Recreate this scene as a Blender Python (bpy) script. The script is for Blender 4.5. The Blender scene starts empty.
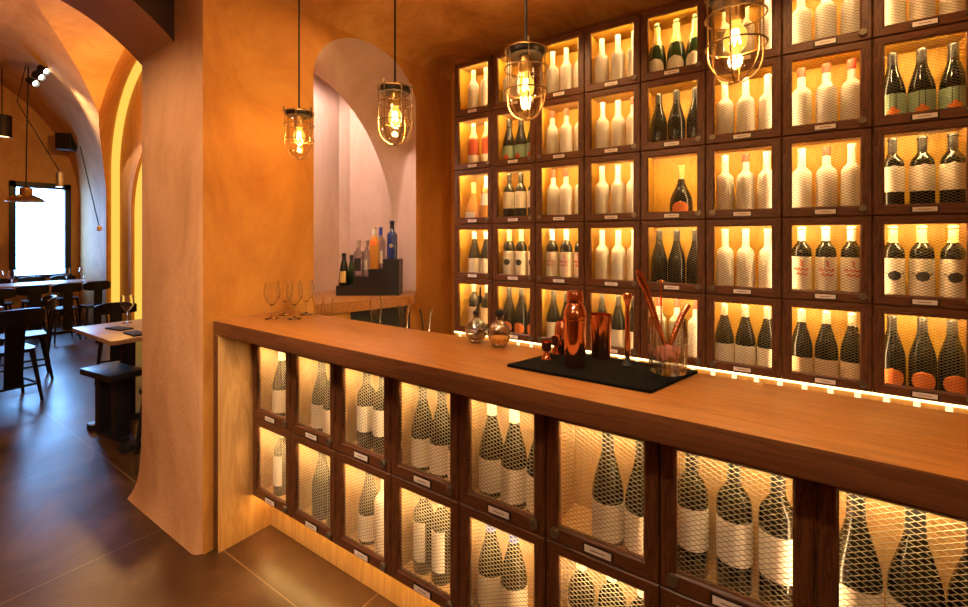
import bpy, bmesh, math, random
from mathutils import Vector, Matrix
R = random.Random(7)
C = bpy.context.scene.collection
PI = math.pi
K = 0.87                       # one layout unit is 0.87 m; applied once at the end to everything alike
CAM_Z, FPX, YAW, HOR = 1.606, 446.1, 0.5921, 237.7
CA, SA = math.cos(YAW), math.sin(YAW)

def at_z(px, py, z):           # point of the plane at height z seen at a pixel of the survey
    d = (CAM_Z - z) * FPX / (py - HOR); u = (px - 484) / FPX
    return Vector((d * (u * CA - SA), d * (u * SA + CA), z))
def at_y(px, py, y):
    u = (px - 484) / FPX; d = y / (u * SA + CA)
    return Vector((d * (u * CA - SA), y, CAM_Z - (py - HOR) * d / FPX))
def at_d(px, py, d):
    u = (px - 484) / FPX
    return Vector((d * (u * CA - SA), d * (u * SA + CA), CAM_Z - (py - HOR) * d / FPX))

# ---------------------------------------------------------------- materials
def nmat(name):
    m = bpy.data.materials.new(name); m.use_nodes = True
    nt = m.node_tree; nt.nodes.clear()
    out = nt.nodes.new('ShaderNodeOutputMaterial')
    return m, nt, out
def principled(name, col, rough=0.5, metal=0.0, coat=0.0, trans=0.0, ior=1.45, emit=None, estr=0.0, sheen=0.0):
    m, nt, out = nmat(name)
    b = nt.nodes.new('ShaderNodeBsdfPrincipled'); nt.links.new(b.outputs[0], out.inputs[0])
    b.inputs['Base Color'].default_value = (*col, 1); b.inputs['Roughness'].default_value = rough
    b.inputs['Metallic'].default_value = metal; b.inputs['Coat Weight'].default_value = coat
    b.inputs['Transmission Weight'].default_value = trans; b.inputs['IOR'].default_value = ior
    if emit: b.inputs['Emission Color'].default_value = (*emit, 1); b.inputs['Emission Strength'].default_value = estr
    m['bsdf'] = b.name
    return m
def tex(nt, scale=(1, 1, 1), coord='Object', rot=(0, 0, 0)):
    tc = nt.nodes.new('ShaderNodeTexCoord'); mp = nt.nodes.new('ShaderNodeMapping')
    mp.inputs['Scale'].default_value = scale; mp.inputs['Rotation'].default_value = rot
    nt.links.new(tc.outputs[coord], mp.inputs[0]); return mp.outputs[0]
def noise(nt, vec, scale, detail=4, rough=0.55, dist=0.0):
    n = nt.nodes.new('ShaderNodeTexNoise'); n.inputs['Scale'].default_value = scale
    n.inputs['Detail'].default_value = detail; n.inputs['Roughness'].default_value = rough
    n.inputs['Distortion'].default_value = dist
    nt.links.new(vec, n.inputs['Vector']); return n.outputs[0]
def ramp(nt, fac, stops):
    r = nt.nodes.new('ShaderNodeValToRGB'); nt.links.new(fac, r.inputs[0])
    e = r.color_ramp.elements
    while len(e) < len(stops): e.new(0.5)
    for el, (p, c) in zip(e, stops): el.position = p; el.color = (*c, 1)
    return r.outputs[0]
def bump(nt, b, h, strength, dist=0.01):
    n = nt.nodes.new('ShaderNodeBump'); n.inputs['Strength'].default_value = strength; n.inputs['Distance'].default_value = dist
    nt.links.new(h, n.inputs['Height']); nt.links.new(n.outputs[0], b.inputs['Normal'])
def plaster(name, c1, c2, c3, rough=0.75):
    m = principled(name, c1, rough); nt = m.node_tree; b = nt.nodes[m['bsdf']]
    v = tex(nt)
    n1 = noise(nt, tex(nt, (1.5, 1.5, 0.8)), 1.3, 8, 0.68, 0.9)
    nt.links.new(ramp(nt, n1, [(0.34, c1), (0.5, c2), (0.66, c3)]), b.inputs['Base Color'])
    bump(nt, b, noise(nt, v, 9, 8, 0.6, 0.4), 0.3, 0.02)
    return m
def wood(name, c1, c2, scale, rough=0.4, fine=1.0, coat=0.0):
    m = principled(name, c1, rough, coat=coat); nt = m.node_tree; b = nt.nodes[m['bsdf']]
    v = tex(nt, scale)
    n1 = noise(nt, v, 1.0, 6, 0.6, 1.2)
    nt.links.new(ramp(nt, n1, [(0.3, c1), (0.48, c2), (0.56, c1), (0.7, c2)]), b.inputs['Base Color'])
    bump(nt, b, n1, 0.08 * fine, 0.003)
    return m
def emission(name, col, s):
    m, nt, out = nmat(name); e = nt.nodes.new('ShaderNodeEmission')
    e.inputs[0].default_value = (*col, 1); e.inputs[1].default_value = s
    nt.links.new(e.outputs[0], out.inputs[0]); return m
def thin_glass(name, tint=(1, 1, 1), ref=0.12):
    m, nt, out = nmat(name)
    t = nt.nodes.new('ShaderNodeBsdfTransparent'); t.inputs[0].default_value = (*tint, 1)
    g = nt.nodes.new('ShaderNodeBsdfGlossy'); g.inputs['Roughness'].default_value = 0.03
    lw = nt.nodes.new('ShaderNodeLayerWeight'); lw.inputs[0].default_value = 0.35
    mr = nt.nodes.new('ShaderNodeMapRange'); mr.inputs[3].default_value = 0.03; mr.inputs[4].default_value = ref * 6
    nt.links.new(lw.outputs['Facing'], mr.inputs[0])
    mx = nt.nodes.new('ShaderNodeMixShader')
    nt.links.new(mr.outputs[0], mx.inputs[0]); nt.links.new(t.outputs[0], mx.inputs[1]); nt.links.new(g.outputs[0], mx.inputs[2])
    nt.links.new(mx.outputs[0], out.inputs[0]); return m

M = {}
M['plaster'] = plaster('ochre_plaster', (0.42, 0.155, 0.022), (0.56, 0.235, 0.038), (0.66, 0.31, 0.060))
M['ceil'] = plaster('ceiling_plaster', (0.40, 0.15, 0.028), (0.62, 0.29, 0.065), (0.78, 0.44, 0.13))
M['pink'] = plaster('cool_lit_plaster', (0.46, 0.215, 0.085), (0.57, 0.285, 0.125), (0.64, 0.34, 0.165))  # same wall plaster, its cooler light put into a pinker tone
M['vault'] = plaster('vault_plaster', (0.46, 0.205, 0.055), (0.58, 0.28, 0.085), (0.66, 0.35, 0.12))
M['pale'] = plaster('pale_niche_plaster', (0.50, 0.33, 0.25), (0.60, 0.41, 0.32), (0.68, 0.49, 0.40))  # paler niche paint, its pink tone taken from the cooler light
M['shaded_plaster'] = plaster('shaded_brown_plaster', (0.05, 0.022, 0.012), (0.07, 0.032, 0.018), (0.09, 0.04, 0.02))  # shade on the wall face above the arch put into the colour
M['wood_h'] = wood('walnut_horizontal', (0.055, 0.017, 0.006), (0.150, 0.050, 0.017), (6, 40, 60), 0.42)
M['wood_v'] = wood('walnut_vertical', (0.055, 0.017, 0.006), (0.150, 0.050, 0.017), (60, 40, 6), 0.42)
M['wood_in'] = wood('amber_oak_lining', (0.54, 0.30, 0.024), (0.66, 0.38, 0.036), (30, 30, 5), 0.5)
M['wood_pale'] = wood('pale_oak_lining', (0.56, 0.33, 0.12), (0.64, 0.40, 0.155), (30, 30, 5), 0.5)
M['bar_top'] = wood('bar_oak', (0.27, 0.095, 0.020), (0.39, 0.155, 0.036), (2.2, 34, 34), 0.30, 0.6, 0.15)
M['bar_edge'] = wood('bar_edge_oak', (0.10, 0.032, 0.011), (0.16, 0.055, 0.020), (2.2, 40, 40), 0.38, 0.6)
M['oak'] = wood('pale_oak', (0.50, 0.27, 0.085), (0.62, 0.36, 0.13), (16, 16, 2.0), 0.45)
M['table_wood'] = wood('table_oak', (0.27, 0.14, 0.065), (0.40, 0.22, 0.11), (20, 3, 20), 0.35)
M['black_wood'] = principled('black_stained_wood', (0.014, 0.012, 0.013), 0.38)
M['black'] = principled('black_matte', (0.012, 0.011, 0.010), 0.6)
M['rubber'] = principled('black_rubber', (0.004, 0.004, 0.004), 0.8, ior=1.15)
M['dark_metal'] = principled('dark_metal', (0.05, 0.04, 0.035), 0.4, 0.9)
M['mesh'] = principled('expanded_metal', (0.27, 0.23, 0.18), 0.45, 0.55)
M['mesh_unlit'] = principled('unlit_expanded_metal', (0.10, 0.072, 0.045), 0.5, 0.3)  # same metal as the bar mesh, darkened as if unlit from the front
M['steel'] = principled('brushed_steel', (0.62, 0.58, 0.52), 0.32, 1.0)
M['brass'] = principled('aged_brass', (0.55, 0.34, 0.13), 0.3, 1.0)
M['cage'] = principled('bronze_cage', (0.30, 0.18, 0.075), 0.35, 1.0)
M['copper'] = principled('polished_copper', (1.0, 0.46, 0.26), 0.14, 1.0)
M['copper_in'] = principled('dark_copper', (0.08, 0.03, 0.02), 0.4, 0.8)
M['card'] = principled('label_card', (0.78, 0.66, 0.60), 0.6)
M['ink'] = principled('printed_grey', (0.30, 0.20, 0.18), 0.7)
M['dark_glass'] = principled('dark_bottle_glass', (0.006, 0.007, 0.005), 0.10)
M['green_glass'] = principled('green_bottle_glass', (0.012, 0.040, 0.010), 0.07, coat=0.5)
M['rose_wine'] = principled('rose_wine_glass', (0.62, 0.10, 0.04), 0.08, coat=0.5)
M['amber_glass'] = principled('amber_bottle_glass', (0.60, 0.27, 0.06), 0.08, coat=0.5)
M['blue_glass'] = principled('deep_blue_glass', (0.012, 0.03, 0.14), 0.07, coat=0.5)
M['white_bottle'] = principled('frosted_white_glass', (0.90, 0.84, 0.72), 0.38)
M['label'] = principled('cream_paper', (0.80, 0.68, 0.52), 0.7)
M['white_label'] = principled('white_paper', (0.86, 0.78, 0.68), 0.7)
M['sage'] = principled('sage_paper', (0.27, 0.37, 0.24), 0.7)
M['tan_label'] = principled('tan_paper', (0.66, 0.45, 0.26), 0.7)
M['red'] = principled('red_print', (0.62, 0.05, 0.02), 0.6)
M['orange'] = principled('orange_print', (0.80, 0.20, 0.03), 0.6)
M['ink_black'] = principled('black_print', (0.02, 0.018, 0.02), 0.6)
M['foil_white'] = principled('white_foil', (0.85, 0.80, 0.72), 0.4)
M['foil_yellow'] = principled('yellow_foil', (0.90, 0.68, 0.30), 0.35)
M['foil_gold'] = principled('gold_foil', (0.85, 0.62, 0.22), 0.3, 0.6)
M['foil_red'] = principled('coral_foil', (0.55, 0.055, 0.03), 0.5)
M['foil_blue'] = principled('blue_foil', (0.04, 0.06, 0.42), 0.4)
M['foil_silver'] = principled('silver_foil', (0.62, 0.55, 0.46), 0.35, 0.6)
M['foil_black'] = principled('black_foil', (0.015, 0.014, 0.014), 0.35)
M['led'] = emission('cabinet_led', (1.0, 0.66, 0.25), 150)
M['led_low'] = emission('bar_cabinet_led', (1.0, 0.66, 0.26), 80)
M['led_fill'] = emission('cabinet_fill_led', (1.0, 0.69, 0.34), 36)
M['led_bar'] = emission('plinth_led', (1.0, 0.60, 0.18), 22)
M['led_wall'] = emission('wall_base_led', (1.0, 0.66, 0.26), 7)
M['led_chip'] = emission('led_chip', (1.0, 0.74, 0.38), 1.6)
M['led_arch'] = emission('arch_led', (1.0, 0.58, 0.085), 1.15)
M['filament'] = emission('glowing_filament', (1.0, 0.62, 0.20), 60)
M['glow_glass'] = emission('glowing_bulb', (1.0, 0.55, 0.12), 5)
M['lamp_glow'] = emission('lamp_opening_glow', (1.0, 0.6, 0.25), 8)
M['spot_face'] = emission('spot_lamp_face', (1.0, 0.85, 0.65), 20)
def glow(name, col, s, f):
    m, nt, out = nmat(name); e = nt.nodes.new('ShaderNodeEmission'); e.inputs[0].default_value = (*col, 1); e.inputs[1].default_value = s
    t = nt.nodes.new('ShaderNodeBsdfTransparent'); mx = nt.nodes.new('ShaderNodeMixShader'); mx.inputs[0].default_value = f
    nt.links.new(t.outputs[0], mx.inputs[1]); nt.links.new(e.outputs[0], mx.inputs[2]); nt.links.new(mx.outputs[0], out.inputs[0]); return m
M['bulb'] = glow('amber_bulb_glass', (1.0, 0.52, 0.08), 2.2, 0.5)
M['lamp_glass'] = thin_glass('lamp_glass', (1.0, 0.95, 0.84), 0.10)
M['lock'] = principled('bronze_lock', (0.24, 0.19, 0.13), 0.38, 0.8)
M['glass'] = principled('clear_glass', (1, 1, 1), 0.0, trans=1.0, ior=1.45)
M['thin'] = thin_glass('thin_clear_glass', (0.97, 0.96, 0.94), 0.11)
M['syrup'] = principled('orange_syrup', (0.95, 0.42, 0.07), 0.15)
M['bitters'] = principled('dark_bitters', (0.03, 0.012, 0.006), 0.1)
M['pink_ice'] = principled('pink_ice', (0.92, 0.42, 0.34), 0.2)
M['crystal'] = thin_glass('cut_crystal', (0.95, 0.94, 0.92), 0.22)
M['napkin'] = principled('dark_napkin', (0.03, 0.028, 0.03), 0.8)
M['frame_dark'] = principled('dark_blue_frame', (0.022, 0.02, 0.03), 0.45)

def translucent(name, col, rough, f):
    m = principled(name, col, rough); nt = m.node_tree; b = nt.nodes[m['bsdf']]
    t = nt.nodes.new('ShaderNodeBsdfTranslucent'); t.inputs[0].default_value = (*col, 1)
    mx = nt.nodes.new('ShaderNodeMixShader'); mx.inputs[0].default_value = f
    nt.links.new(b.outputs[0], mx.inputs[1]); nt.links.new(t.outputs[0], mx.inputs[2])
    nt.links.new(mx.outputs[0], nt.nodes['Material Output'].inputs[0]); return m
M['white_bottle'] = translucent('frosted_white_glass', (0.93, 0.88, 0.78), 0.4, 0.35)
def floor_mat():
    m = principled('brown_floor_tiles', (0.1, 0.05, 0.03), 0.3); nt = m.node_tree; b = nt.nodes[m['bsdf']]
    v = tex(nt)
    n1 = noise(nt, v, 2.2, 9, 0.68, 1.0)
    col = ramp(nt, n1, [(0.28, (0.030, 0.012, 0.005)), (0.5, (0.062, 0.026, 0.010)), (0.74, (0.130, 0.062, 0.027))])
    sx = nt.nodes.new('ShaderNodeSeparateXYZ'); nt.links.new(v, sx.inputs[0])
    T = 1.33 * K
    masks = []
    for ax, off in ((0, -2.85 * K), (1, 1.155 * K)):
        a = nt.nodes.new('ShaderNodeMath'); a.operation = 'SUBTRACT'; nt.links.new(sx.outputs[ax], a.inputs[0]); a.inputs[1].default_value = off - T / 2
        p = nt.nodes.new('ShaderNodeMath'); p.operation = 'PINGPONG'; nt.links.new(a.outputs[0], p.inputs[0]); p.inputs[1].default_value = T / 2
        g = nt.nodes.new('ShaderNodeMath'); g.operation = 'GREATER_THAN'; nt.links.new(p.outputs[0], g.inputs[0]); g.inputs[1].default_value = T / 2 - 0.0022
        masks.append(g.outputs[0])
    mx = nt.nodes.new('ShaderNodeMath'); mx.operation = 'MAXIMUM'; nt.links.new(masks[0], mx.inputs[0]); nt.links.new(masks[1], mx.inputs[1])
    mix = nt.nodes.new('ShaderNodeMix'); mix.data_type = 'RGBA'
    nt.links.new(mx.outputs[0], mix.inputs[0]); nt.links.new(col, mix.inputs[6]); mix.inputs[7].default_value = (0.20, 0.12, 0.07, 1)
    nt.links.new(mix.outputs[2], b.inputs['Base Color'])
    rr = nt.nodes.new('ShaderNodeMapRange'); nt.links.new(noise(nt, v, 2.2, 3, 0.5, 0.5), rr.inputs[0])
    rr.inputs[3].default_value = 0.24; rr.inputs[4].default_value = 0.40
    nt.links.new(rr.outputs[0], b.inputs['Roughness'])
    bump(nt, b, noise(nt, v, 3, 2, 0.5, 0.3), 0.12, 0.02)
    return m
M['floor'] = floor_mat()

# ---------------------------------------------------------------- mesh builder
class MB:
    def __init__(s): s.v, s.f, s.m, s.s = [], [], [], []
    def add(s, vs, fs, mi=0, smooth=False):
        o = len(s.v); s.v += [tuple(p) for p in vs]
        for f in fs: s.f.append([o + i for i in f]); s.m.append(mi); s.s.append(smooth)
        return s
    def box(s, lo, hi, b=0.0, mi=0, mat=None):
        lo, hi = Vector(lo), Vector(hi)
        if b <= 0:
            vs = [(x, y, z) for x in (lo.x, hi.x) for y in (lo.y, hi.y) for z in (lo.z, hi.z)]
            fs = [(0, 1, 3, 2), (4, 6, 7, 5), (0, 4, 5, 1), (2, 3, 7, 6), (0, 2, 6, 4), (1, 5, 7, 3)]
        else:
            b = min(b, *(0.49 * (hi[i] - lo[i]) for i in range(3)))
            bm = bmesh.new(); bmesh.ops.create_cube(bm, size=1)
            for v in bm.verts: v.co = Vector([(lo[i] + hi[i]) / 2 + v.co[i] * (hi[i] - lo[i]) for i in range(3)])
            bmesh.ops.bevel(bm, geom=bm.edges[:], offset=b, segments=2, affect='EDGES', profile=0.6)
            bm.verts.index_update()
            vs = [v.co.copy() for v in bm.verts]; fs = [[v.index for v in f.verts] for f in bm.faces]; bm.free()
        if mat is not None: vs = [mat @ Vector(p) for p in vs]
        return s.add(vs, fs, mi, b > 0)
    def lathe(s, prof, n=24, c=(0, 0, 0), mi=0, mat=None, close=False):
        vs, fs = [], []
        rings = []
        for r, z in prof:
            if r < 1e-6: rings.append([len(vs)]); vs.append(Vector((c[0], c[1], c[2] + z)))
            else:
                rings.append(list(range(len(vs), len(vs) + n)))
                vs += [Vector((c[0] + r * math.cos(2 * PI * i / n), c[1] + r * math.sin(2 * PI * i / n), c[2] + z)) for i in range(n)]
        pairs = list(zip(rings, rings[1:])) + ([(rings[-1], rings[0])] if close else [])
        for a, b in pairs:
            for i in range(n):
                j = (i + 1) % n
                if len(a) == 1 and len(b) == 1: continue
                if len(a) == 1: fs.append((a[0], b[j], b[i]))
                elif len(b) == 1: fs.append((a[i], a[j], b[0]))
                else: fs.append((a[i], a[j], b[j], b[i]))
        if mat is not None: vs = [mat @ p for p in vs]
        return s.add(vs, fs, mi, True)
    def tube(s, pts, r, n=8, mi=0, closed=False, caps=True, flat=None):
        pts = [Vector(p) for p in pts]; m = len(pts); vs, fs = [], []
        rr = r if isinstance(r, (list, tuple)) else [r] * m
        up = None
        for i, p in enumerate(pts):
            a = pts[(i - 1) % m] if (closed or i > 0) else p
            b = pts[(i + 1) % m] if (closed or i < m - 1) else p
            t = (b - a).normalized()
            if up is None:
                up = Vector((0, 0, 1)) if abs(t.z) < 0.9 else Vector((1, 0, 0))
            sd = t.cross(up).normalized(); up = sd.cross(t).normalized()
            for k in range(n):
                an = 2 * PI * (k + 0.5) / n
                vs.append(p + (sd * math.cos(an) + up * math.sin(an)) * rr[i])
        for i in range(m if closed else m - 1):
            j = (i + 1) % m
            for k in range(n):
                l = (k + 1) % n
                fs.append((i * n + k, j * n + k, j * n + l, i * n + l))
        if not closed and caps:
            fs.append(list(range(n))[::-1]); fs.append([(m - 1) * n + k for k in range(n)])
        return s.add(vs, fs, mi, n > 4)
    def prism(s, poly, a, b, axis='z', mi=0):          # extrude a convex or simple polygon between a and b along an axis
        n = len(poly)
        def P(p, h): return {'z': (p[0], p[1], h), 'y': (p[0], h, p[1]), 'x': (h, p[0], p[1])}[axis]
        vs = [P(p, a) for p in poly] + [P(p, b) for p in poly]
        fs = [list(range(n))[::-1], list(range(n, 2 * n))] + [(i, (i + 1) % n, n + (i + 1) % n, n + i) for i in range(n)]
        return s.add(vs, fs, mi)
    def mesh(s, name, mats):
        me = bpy.data.meshes.new(name); me.from_pydata(s.v, [], s.f)
        for m in (mats if isinstance(mats, list) else [mats]): me.materials.append(m)
        me.polygons.foreach_set('material_index', s.m); me.polygons.foreach_set('use_smooth', s.s)
        me.update()
        bm = bmesh.new(); bm.from_mesh(me); bmesh.ops.recalc_face_normals(bm, faces=bm.faces[:]); bm.to_mesh(me); bm.free()
        try: me.set_sharp_from_angle(angle=math.radians(40))
        except Exception: pass
        return me
    def build(s, name, mats, parent=None): return link(name, s.mesh(name, mats), parent)

def link(name, data, parent=None):
    o = bpy.data.objects.new(name, data); C.objects.link(o)
    if parent is not None: o.parent = parent
    return o
def tag(o, label, cat, group=None):
    o['label'] = label; o['category'] = cat
    if group: o['group'] = group
    return o
def thing(name, label, cat, loc=(0, 0, 0), rz=0, group=None):
    o = bpy.data.objects.new(name, None); C.objects.link(o); o.empty_display_size = 0.05
    o.location = loc; o.rotation_euler = (0, 0, rz); return tag(o, label, cat, group)
def struct(o): o['kind'] = 'structure'; return o
def kids(o): return [c for c in C.objects if c.parent == o]
def copy_tree(root, loc, rz, label, group=None):
    r = root.copy(); C.objects.link(r); r.location = loc; r.rotation_euler = (0, 0, rz); r['label'] = label
    if group: r['group'] = group
    for ch in kids(root):
        c = ch.copy(); C.objects.link(c); c.parent = r
        for g in kids(ch):
            d = g.copy(); C.objects.link(d); d.parent = c
    return r
ORD = ['first', 'second', 'third', 'fourth', 'fifth', 'sixth', 'seventh', 'eighth']

# ---------------------------------------------------------------- the room
CEIL = 3.106
XL, YP = -2.44, 1.08             # orange wall plane and pier face
XA, XR = -2.77, -3.26            # arch wall: bar side and restaurant side
b = MB(); b.add([(-13, -4, 0), (4, -4, 0), (4, 4, 0), (-13, 4, 0)], [(0, 1, 2, 3)])
struct(b.build('floor', M['floor']))

def strips(curve, top):          # wall faces between a curve [(t, z)] and a level top; returns 2-D quads
    return [((a[0], a[1]), (c[0], c[1]), (c[0], top), (a[0], top)) for a, c in zip(curve, curve[1:])]

# niche in the left wall
NY0, NY1, NSP, NTOP, NX = 1.72, 2.654, 2.63, 2.99, -3.13
arc = []
for i in range(25):
    t = PI - PI * i / 24
    arc.append(((NY0 + NY1) / 2 + (NY1 - NY0) / 2 * math.cos(t), NSP + (NTOP - NSP) * math.sin(t)))
w = MB()
quads = [((YP, 0), (NY0, 0), (NY0, CEIL), (YP, CEIL)), ((NY1, 0), (3.1, 0), (3.1, CEIL), (NY1, CEIL)),
         ((NY0, 0), (NY1, 0), (NY1, 1.10), (NY0, 1.10))] + strips(arc, CEIL)
for q in quads: w.add([(XL, y, z) for y, z in q], [(0, 1, 2, 3)])
struct(w.build('wall_left', M['plaster']))
n = MB()                        # splayed reveal between the front arch and a lower rear arch, then a small lit recess
XB, NSEG = -2.676, 24
def resample(pl, n_):
    d_ = [0]
    for p_, q_ in zip(pl, pl[1:]): d_.append(d_[-1] + math.dist(p_, q_))
    o_ = []
    for i in range(n_ + 1):
        t = d_[-1] * i / n_; k_ = max(j for j in range(len(pl) - 1) if d_[j] <= t + 1e-9)
        f_ = (t - d_[k_]) / max(d_[k_ + 1] - d_[k_], 1e-9)
        o_.append(tuple(pl[k_][c_] + (pl[k_ + 1][c_] - pl[k_][c_]) * f_ for c_ in (0, 1)))
    return o_
front_c = arc[::-1]
rear_c = resample([(1.72 + 0.932 * math.sin(t), 1.5 + 1.254 * math.cos(t)) for t in [PI / 2 - PI / 2 * i / 60 for i in range(61)]], NSEG)
fo = [(NY1, 1.10)] + front_c + [(NY0, 1.10)]; ro = [(NY1 - 0.004, 1.10)] + rear_c + [(NY0 + 0.001, 1.10)]
cols = 8; k = len(fo)
vs = [(XL + (XB - XL) * j / cols, fo[i][0] + (ro[i][0] - fo[i][0]) * j / cols, fo[i][1] + (ro[i][1] - fo[i][1]) * j / cols) for j in range(cols + 1) for i in range(k)]
n.add(vs, [(j * k + i, j * k + i + 1, (j + 1) * k + i + 1, (j + 1) * k + i) for j in range(cols) for i in range(k - 1)], 0, True)
ins = [(-2.676, 2.70), (-3.05, 2.50), (-3.09, 2.42), (-3.09, 1.50), (-2.676, 1.50)]
for (x0, y0), (x1, y1) in zip(ins, ins[1:]): n.add([(x0, y0, 1.1), (x1, y1, 1.1), (x1, y1, 2.96), (x0, y0, 2.96)], [(0, 1, 2, 3)])
n.add([(x, y, 2.96) for x, y in ins], [list(range(len(ins)))]); n.add([(x, y, 1.10) for x, y in ins], [list(range(len(ins)))])
struct(n.build('wall_niche', M['pale']))

# pier between the bar and the arch, flared at the foot
p = MB(); rings = []; zs = [0, 0.03, 0.07, 0.12, 0.18, 0.26, 0.36, 0.5, 0.8, 1.2, 1.7, 2.2, 2.656, CEIL]
for z in zs:
    fl = 0.135 * math.exp(-z / 0.12)
    if z > 2.6: pass
    x0, x1, y0, y1 = XR - fl, XL - 0.002, YP - fl * 0.22, 1.70
    rc = 0.06; ring = [(x0, y1)]
    ring += [(x0, y0 + rc)] + [(x0 + rc - rc * math.cos(a), y0 + rc - rc * math.sin(a)) for a in (PI / 8, PI / 4, 3 * PI / 8)] + [(x0 + rc, y0)]
    ring += [(x1 - rc, y0)] + [(x1 - rc + rc * math.sin(a), y0 + rc - rc * math.cos(a)) for a in (PI / 8, PI / 4, 3 * PI / 8)] + [(x1, y0 + rc), (x1, y1)]
    rings.append([(x, y, z) for x, y in ring])
k = len(rings[0]); vs = [q for r in rings for q in r]
p.add(vs, [(i * k + j, i * k + j + 1, (i + 1) * k + j + 1, (i + 1) * k + j) for i in range(len(zs) - 1) for j in range(k - 1)], 0, True)
struct(p.build('wall_pier', M['pink']))

# arch wall between bar room and restaurant
half = [(1.12, 2.63), (1.10, 2.656), (1.04, 2.716), (0.97, 2.772), (0.89, 2.826), (0.81, 2.865), (0.728, 2.896), (0.60, 2.935), (0.45, 2.965), (0.25, 2.992), (0.0, 3.0)]
arch = half + [(-y, z) for y, z in half[::-1][1:]]
a = MB()
for x in (XA, XR):
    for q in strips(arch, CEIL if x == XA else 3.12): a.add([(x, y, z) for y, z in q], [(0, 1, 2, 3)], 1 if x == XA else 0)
    a.add([(x, -1.12, 0), (x, -3.0, 0), (x, -3.0, CEIL), (x, -1.12, CEIL)], [(0, 1, 2, 3)], 0)
na = len(arch)
a.add([(XA, y, z) for y, z in arch] + [(XR, y, z) for y, z in arch], [(i, i + 1, na + i + 1, na + i) for i in range(na - 1)], 0, True)
a.add([(XA, -1.12, 0), (XR, -1.12, 0), (XR, -1.12, 2.63), (XA, -1.12, 2.63)], [(0, 1, 2, 3)], 0)
struct(a.build('wall_arch', [M['pink'], M['shaded_plaster']]))

# ceiling with a small cove at the left wall
c = MB()
c.add([(XL + 0.2, -3, CEIL), (3.2, -3, CEIL), (3.2, 3.1, CEIL), (XL + 0.2, 3.1, CEIL)], [(0, 1, 2, 3)])
c.add([(-3.3, -3, CEIL), (XL + 0.2, -3, CEIL), (XL + 0.2, YP, CEIL), (-3.3, YP, CEIL)], [(0, 1, 2, 3)])
c.add([(-3.3, YP, CEIL + 0.004), (XL + 0.2, YP, CEIL + 0.004), (XL + 0.2, 3.1, CEIL + 0.004), (-3.3, 3.1, CEIL + 0.004)], [(0, 1, 2, 3)])
cv = [(XL + 0.2 * (1 - math.sin(t)), CEIL - 0.12 * (1 - math.cos(t))) for t in [PI / 2 * i / 8 for i in range(9)]]
for (x0, z0), (x1, z1) in zip(cv, cv[1:]):
    c.add([(x0, YP, z0), (x1, YP, z1), (x1, 3.1, z1), (x0, 3.1, z0)], [(0, 1, 2, 3)], 0, True)
struct(c.build('ceiling', M['ceil']))
for nm, q in (('wall_back', [(-3.3, 3.1, 0), (3.2, 3.1, 0), (3.2, 3.1, CEIL), (-3.3, 3.1, CEIL)]),
              ('wall_right', [(3.2, -3, 0), (3.2, 3.1, 0), (3.2, 3.1, CEIL), (3.2, -3, CEIL)]),
              ('wall_front', [(-3.3, -3, 0), (3.2, -3, 0), (3.2, -3, CEIL), (-3.3, -3, CEIL)])):
    b = MB(); b.add(q, [(0, 1, 2, 3)]); struct(b.build(nm, M['plaster']))

# ---------------------------------------------------------------- restaurant: barrel vault, side vault, niches, windows
XF, YS, YC, HW, SPR = -11.6, 2.85, 0.45, 2.4, 2.356
def solid(poly, a, b, axis):
    me = MB().prism(poly, a, b, axis).mesh('tmp', M['pink']); return link('tmp', me)
def vault_poly(c, hw, spr, seg=40, base=-0.2):
    return [(c - hw, base), (c + hw, base)] + [(c + hw * math.cos(PI * i / seg), spr + hw * math.sin(PI * i / seg)) for i in range(seg + 1)]
base_o = solid(vault_poly(YC, HW, SPR, 48), XF, XR + 0.0, 'x')
W1 = (1.894, 2.736, 0.86, 2.64)     # far window opening (y0, y1, z0, z1)
lm_ = MB(); secs = [(0.45, -6.9, 3.03, 1.6), (2.50, -6.9, 3.03, 1.6), (2.93, -8.2, 1.9, 2.80), (3.05, -8.2, 1.9, 2.80)]; n_ = 43
lm_.add([(x, y, z) for y, cx, r_, sp in secs for x, z in vault_poly(cx, r_, sp, 40)],
        [(j * n_ + i, j * n_ + (i + 1) % n_, (j + 1) * n_ + (i + 1) % n_, (j + 1) * n_ + i) for j in range(3) for i in range(n_)] + [list(range(n_)), list(range(3 * n_, 4 * n_))])
side_o = link('tmp', lm_.mesh('tmp', M['pink']))
cut = [side_o, solid(vault_poly(-8.2, 1.35, 2.03, 32), 2.9, 3.24, 'y')]
bx = MB().box((XF - 0.3, W1[0], W1[2]), (XF + 0.2, W1[1], W1[3])).mesh('tmp', M['pink']); cut.append(link('tmp', bx))
for cu in cut:
    md = base_o.modifiers.new('u', 'BOOLEAN'); md.operation = 'UNION'; md.solver = 'EXACT'; md.object = cu
dg = bpy.context.evaluated_depsgraph_get(); dg.update()
me = bpy.data.meshes.new_from_object(base_o.evaluated_get(dg))
for o in [base_o] + cut: bpy.data.objects.remove(o)
bm = bmesh.new(); bm.from_mesh(me)
dead = []
for f in bm.faces:
    cc, nn = f.calc_center_median(), f.normal
    if nn.z < -0.9 and cc.z < 0: dead.append(f)
    elif cc.x > XR - 0.01: dead.append(f)
    elif cc.x < XF - 0.29: dead.append(f)
    elif cc.y < YC - HW - 0.29: dead.append(f)
bmesh.ops.delete(bm, geom=dead, context='FACES')
for f in bm.faces: f.smooth = True
bm.to_mesh(me); bm.free()
me.materials.clear(); me.materials.append(M['vault'])
me.set_sharp_from_angle(angle=math.radians(25))
struct(link('wall_vault', me))
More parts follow.
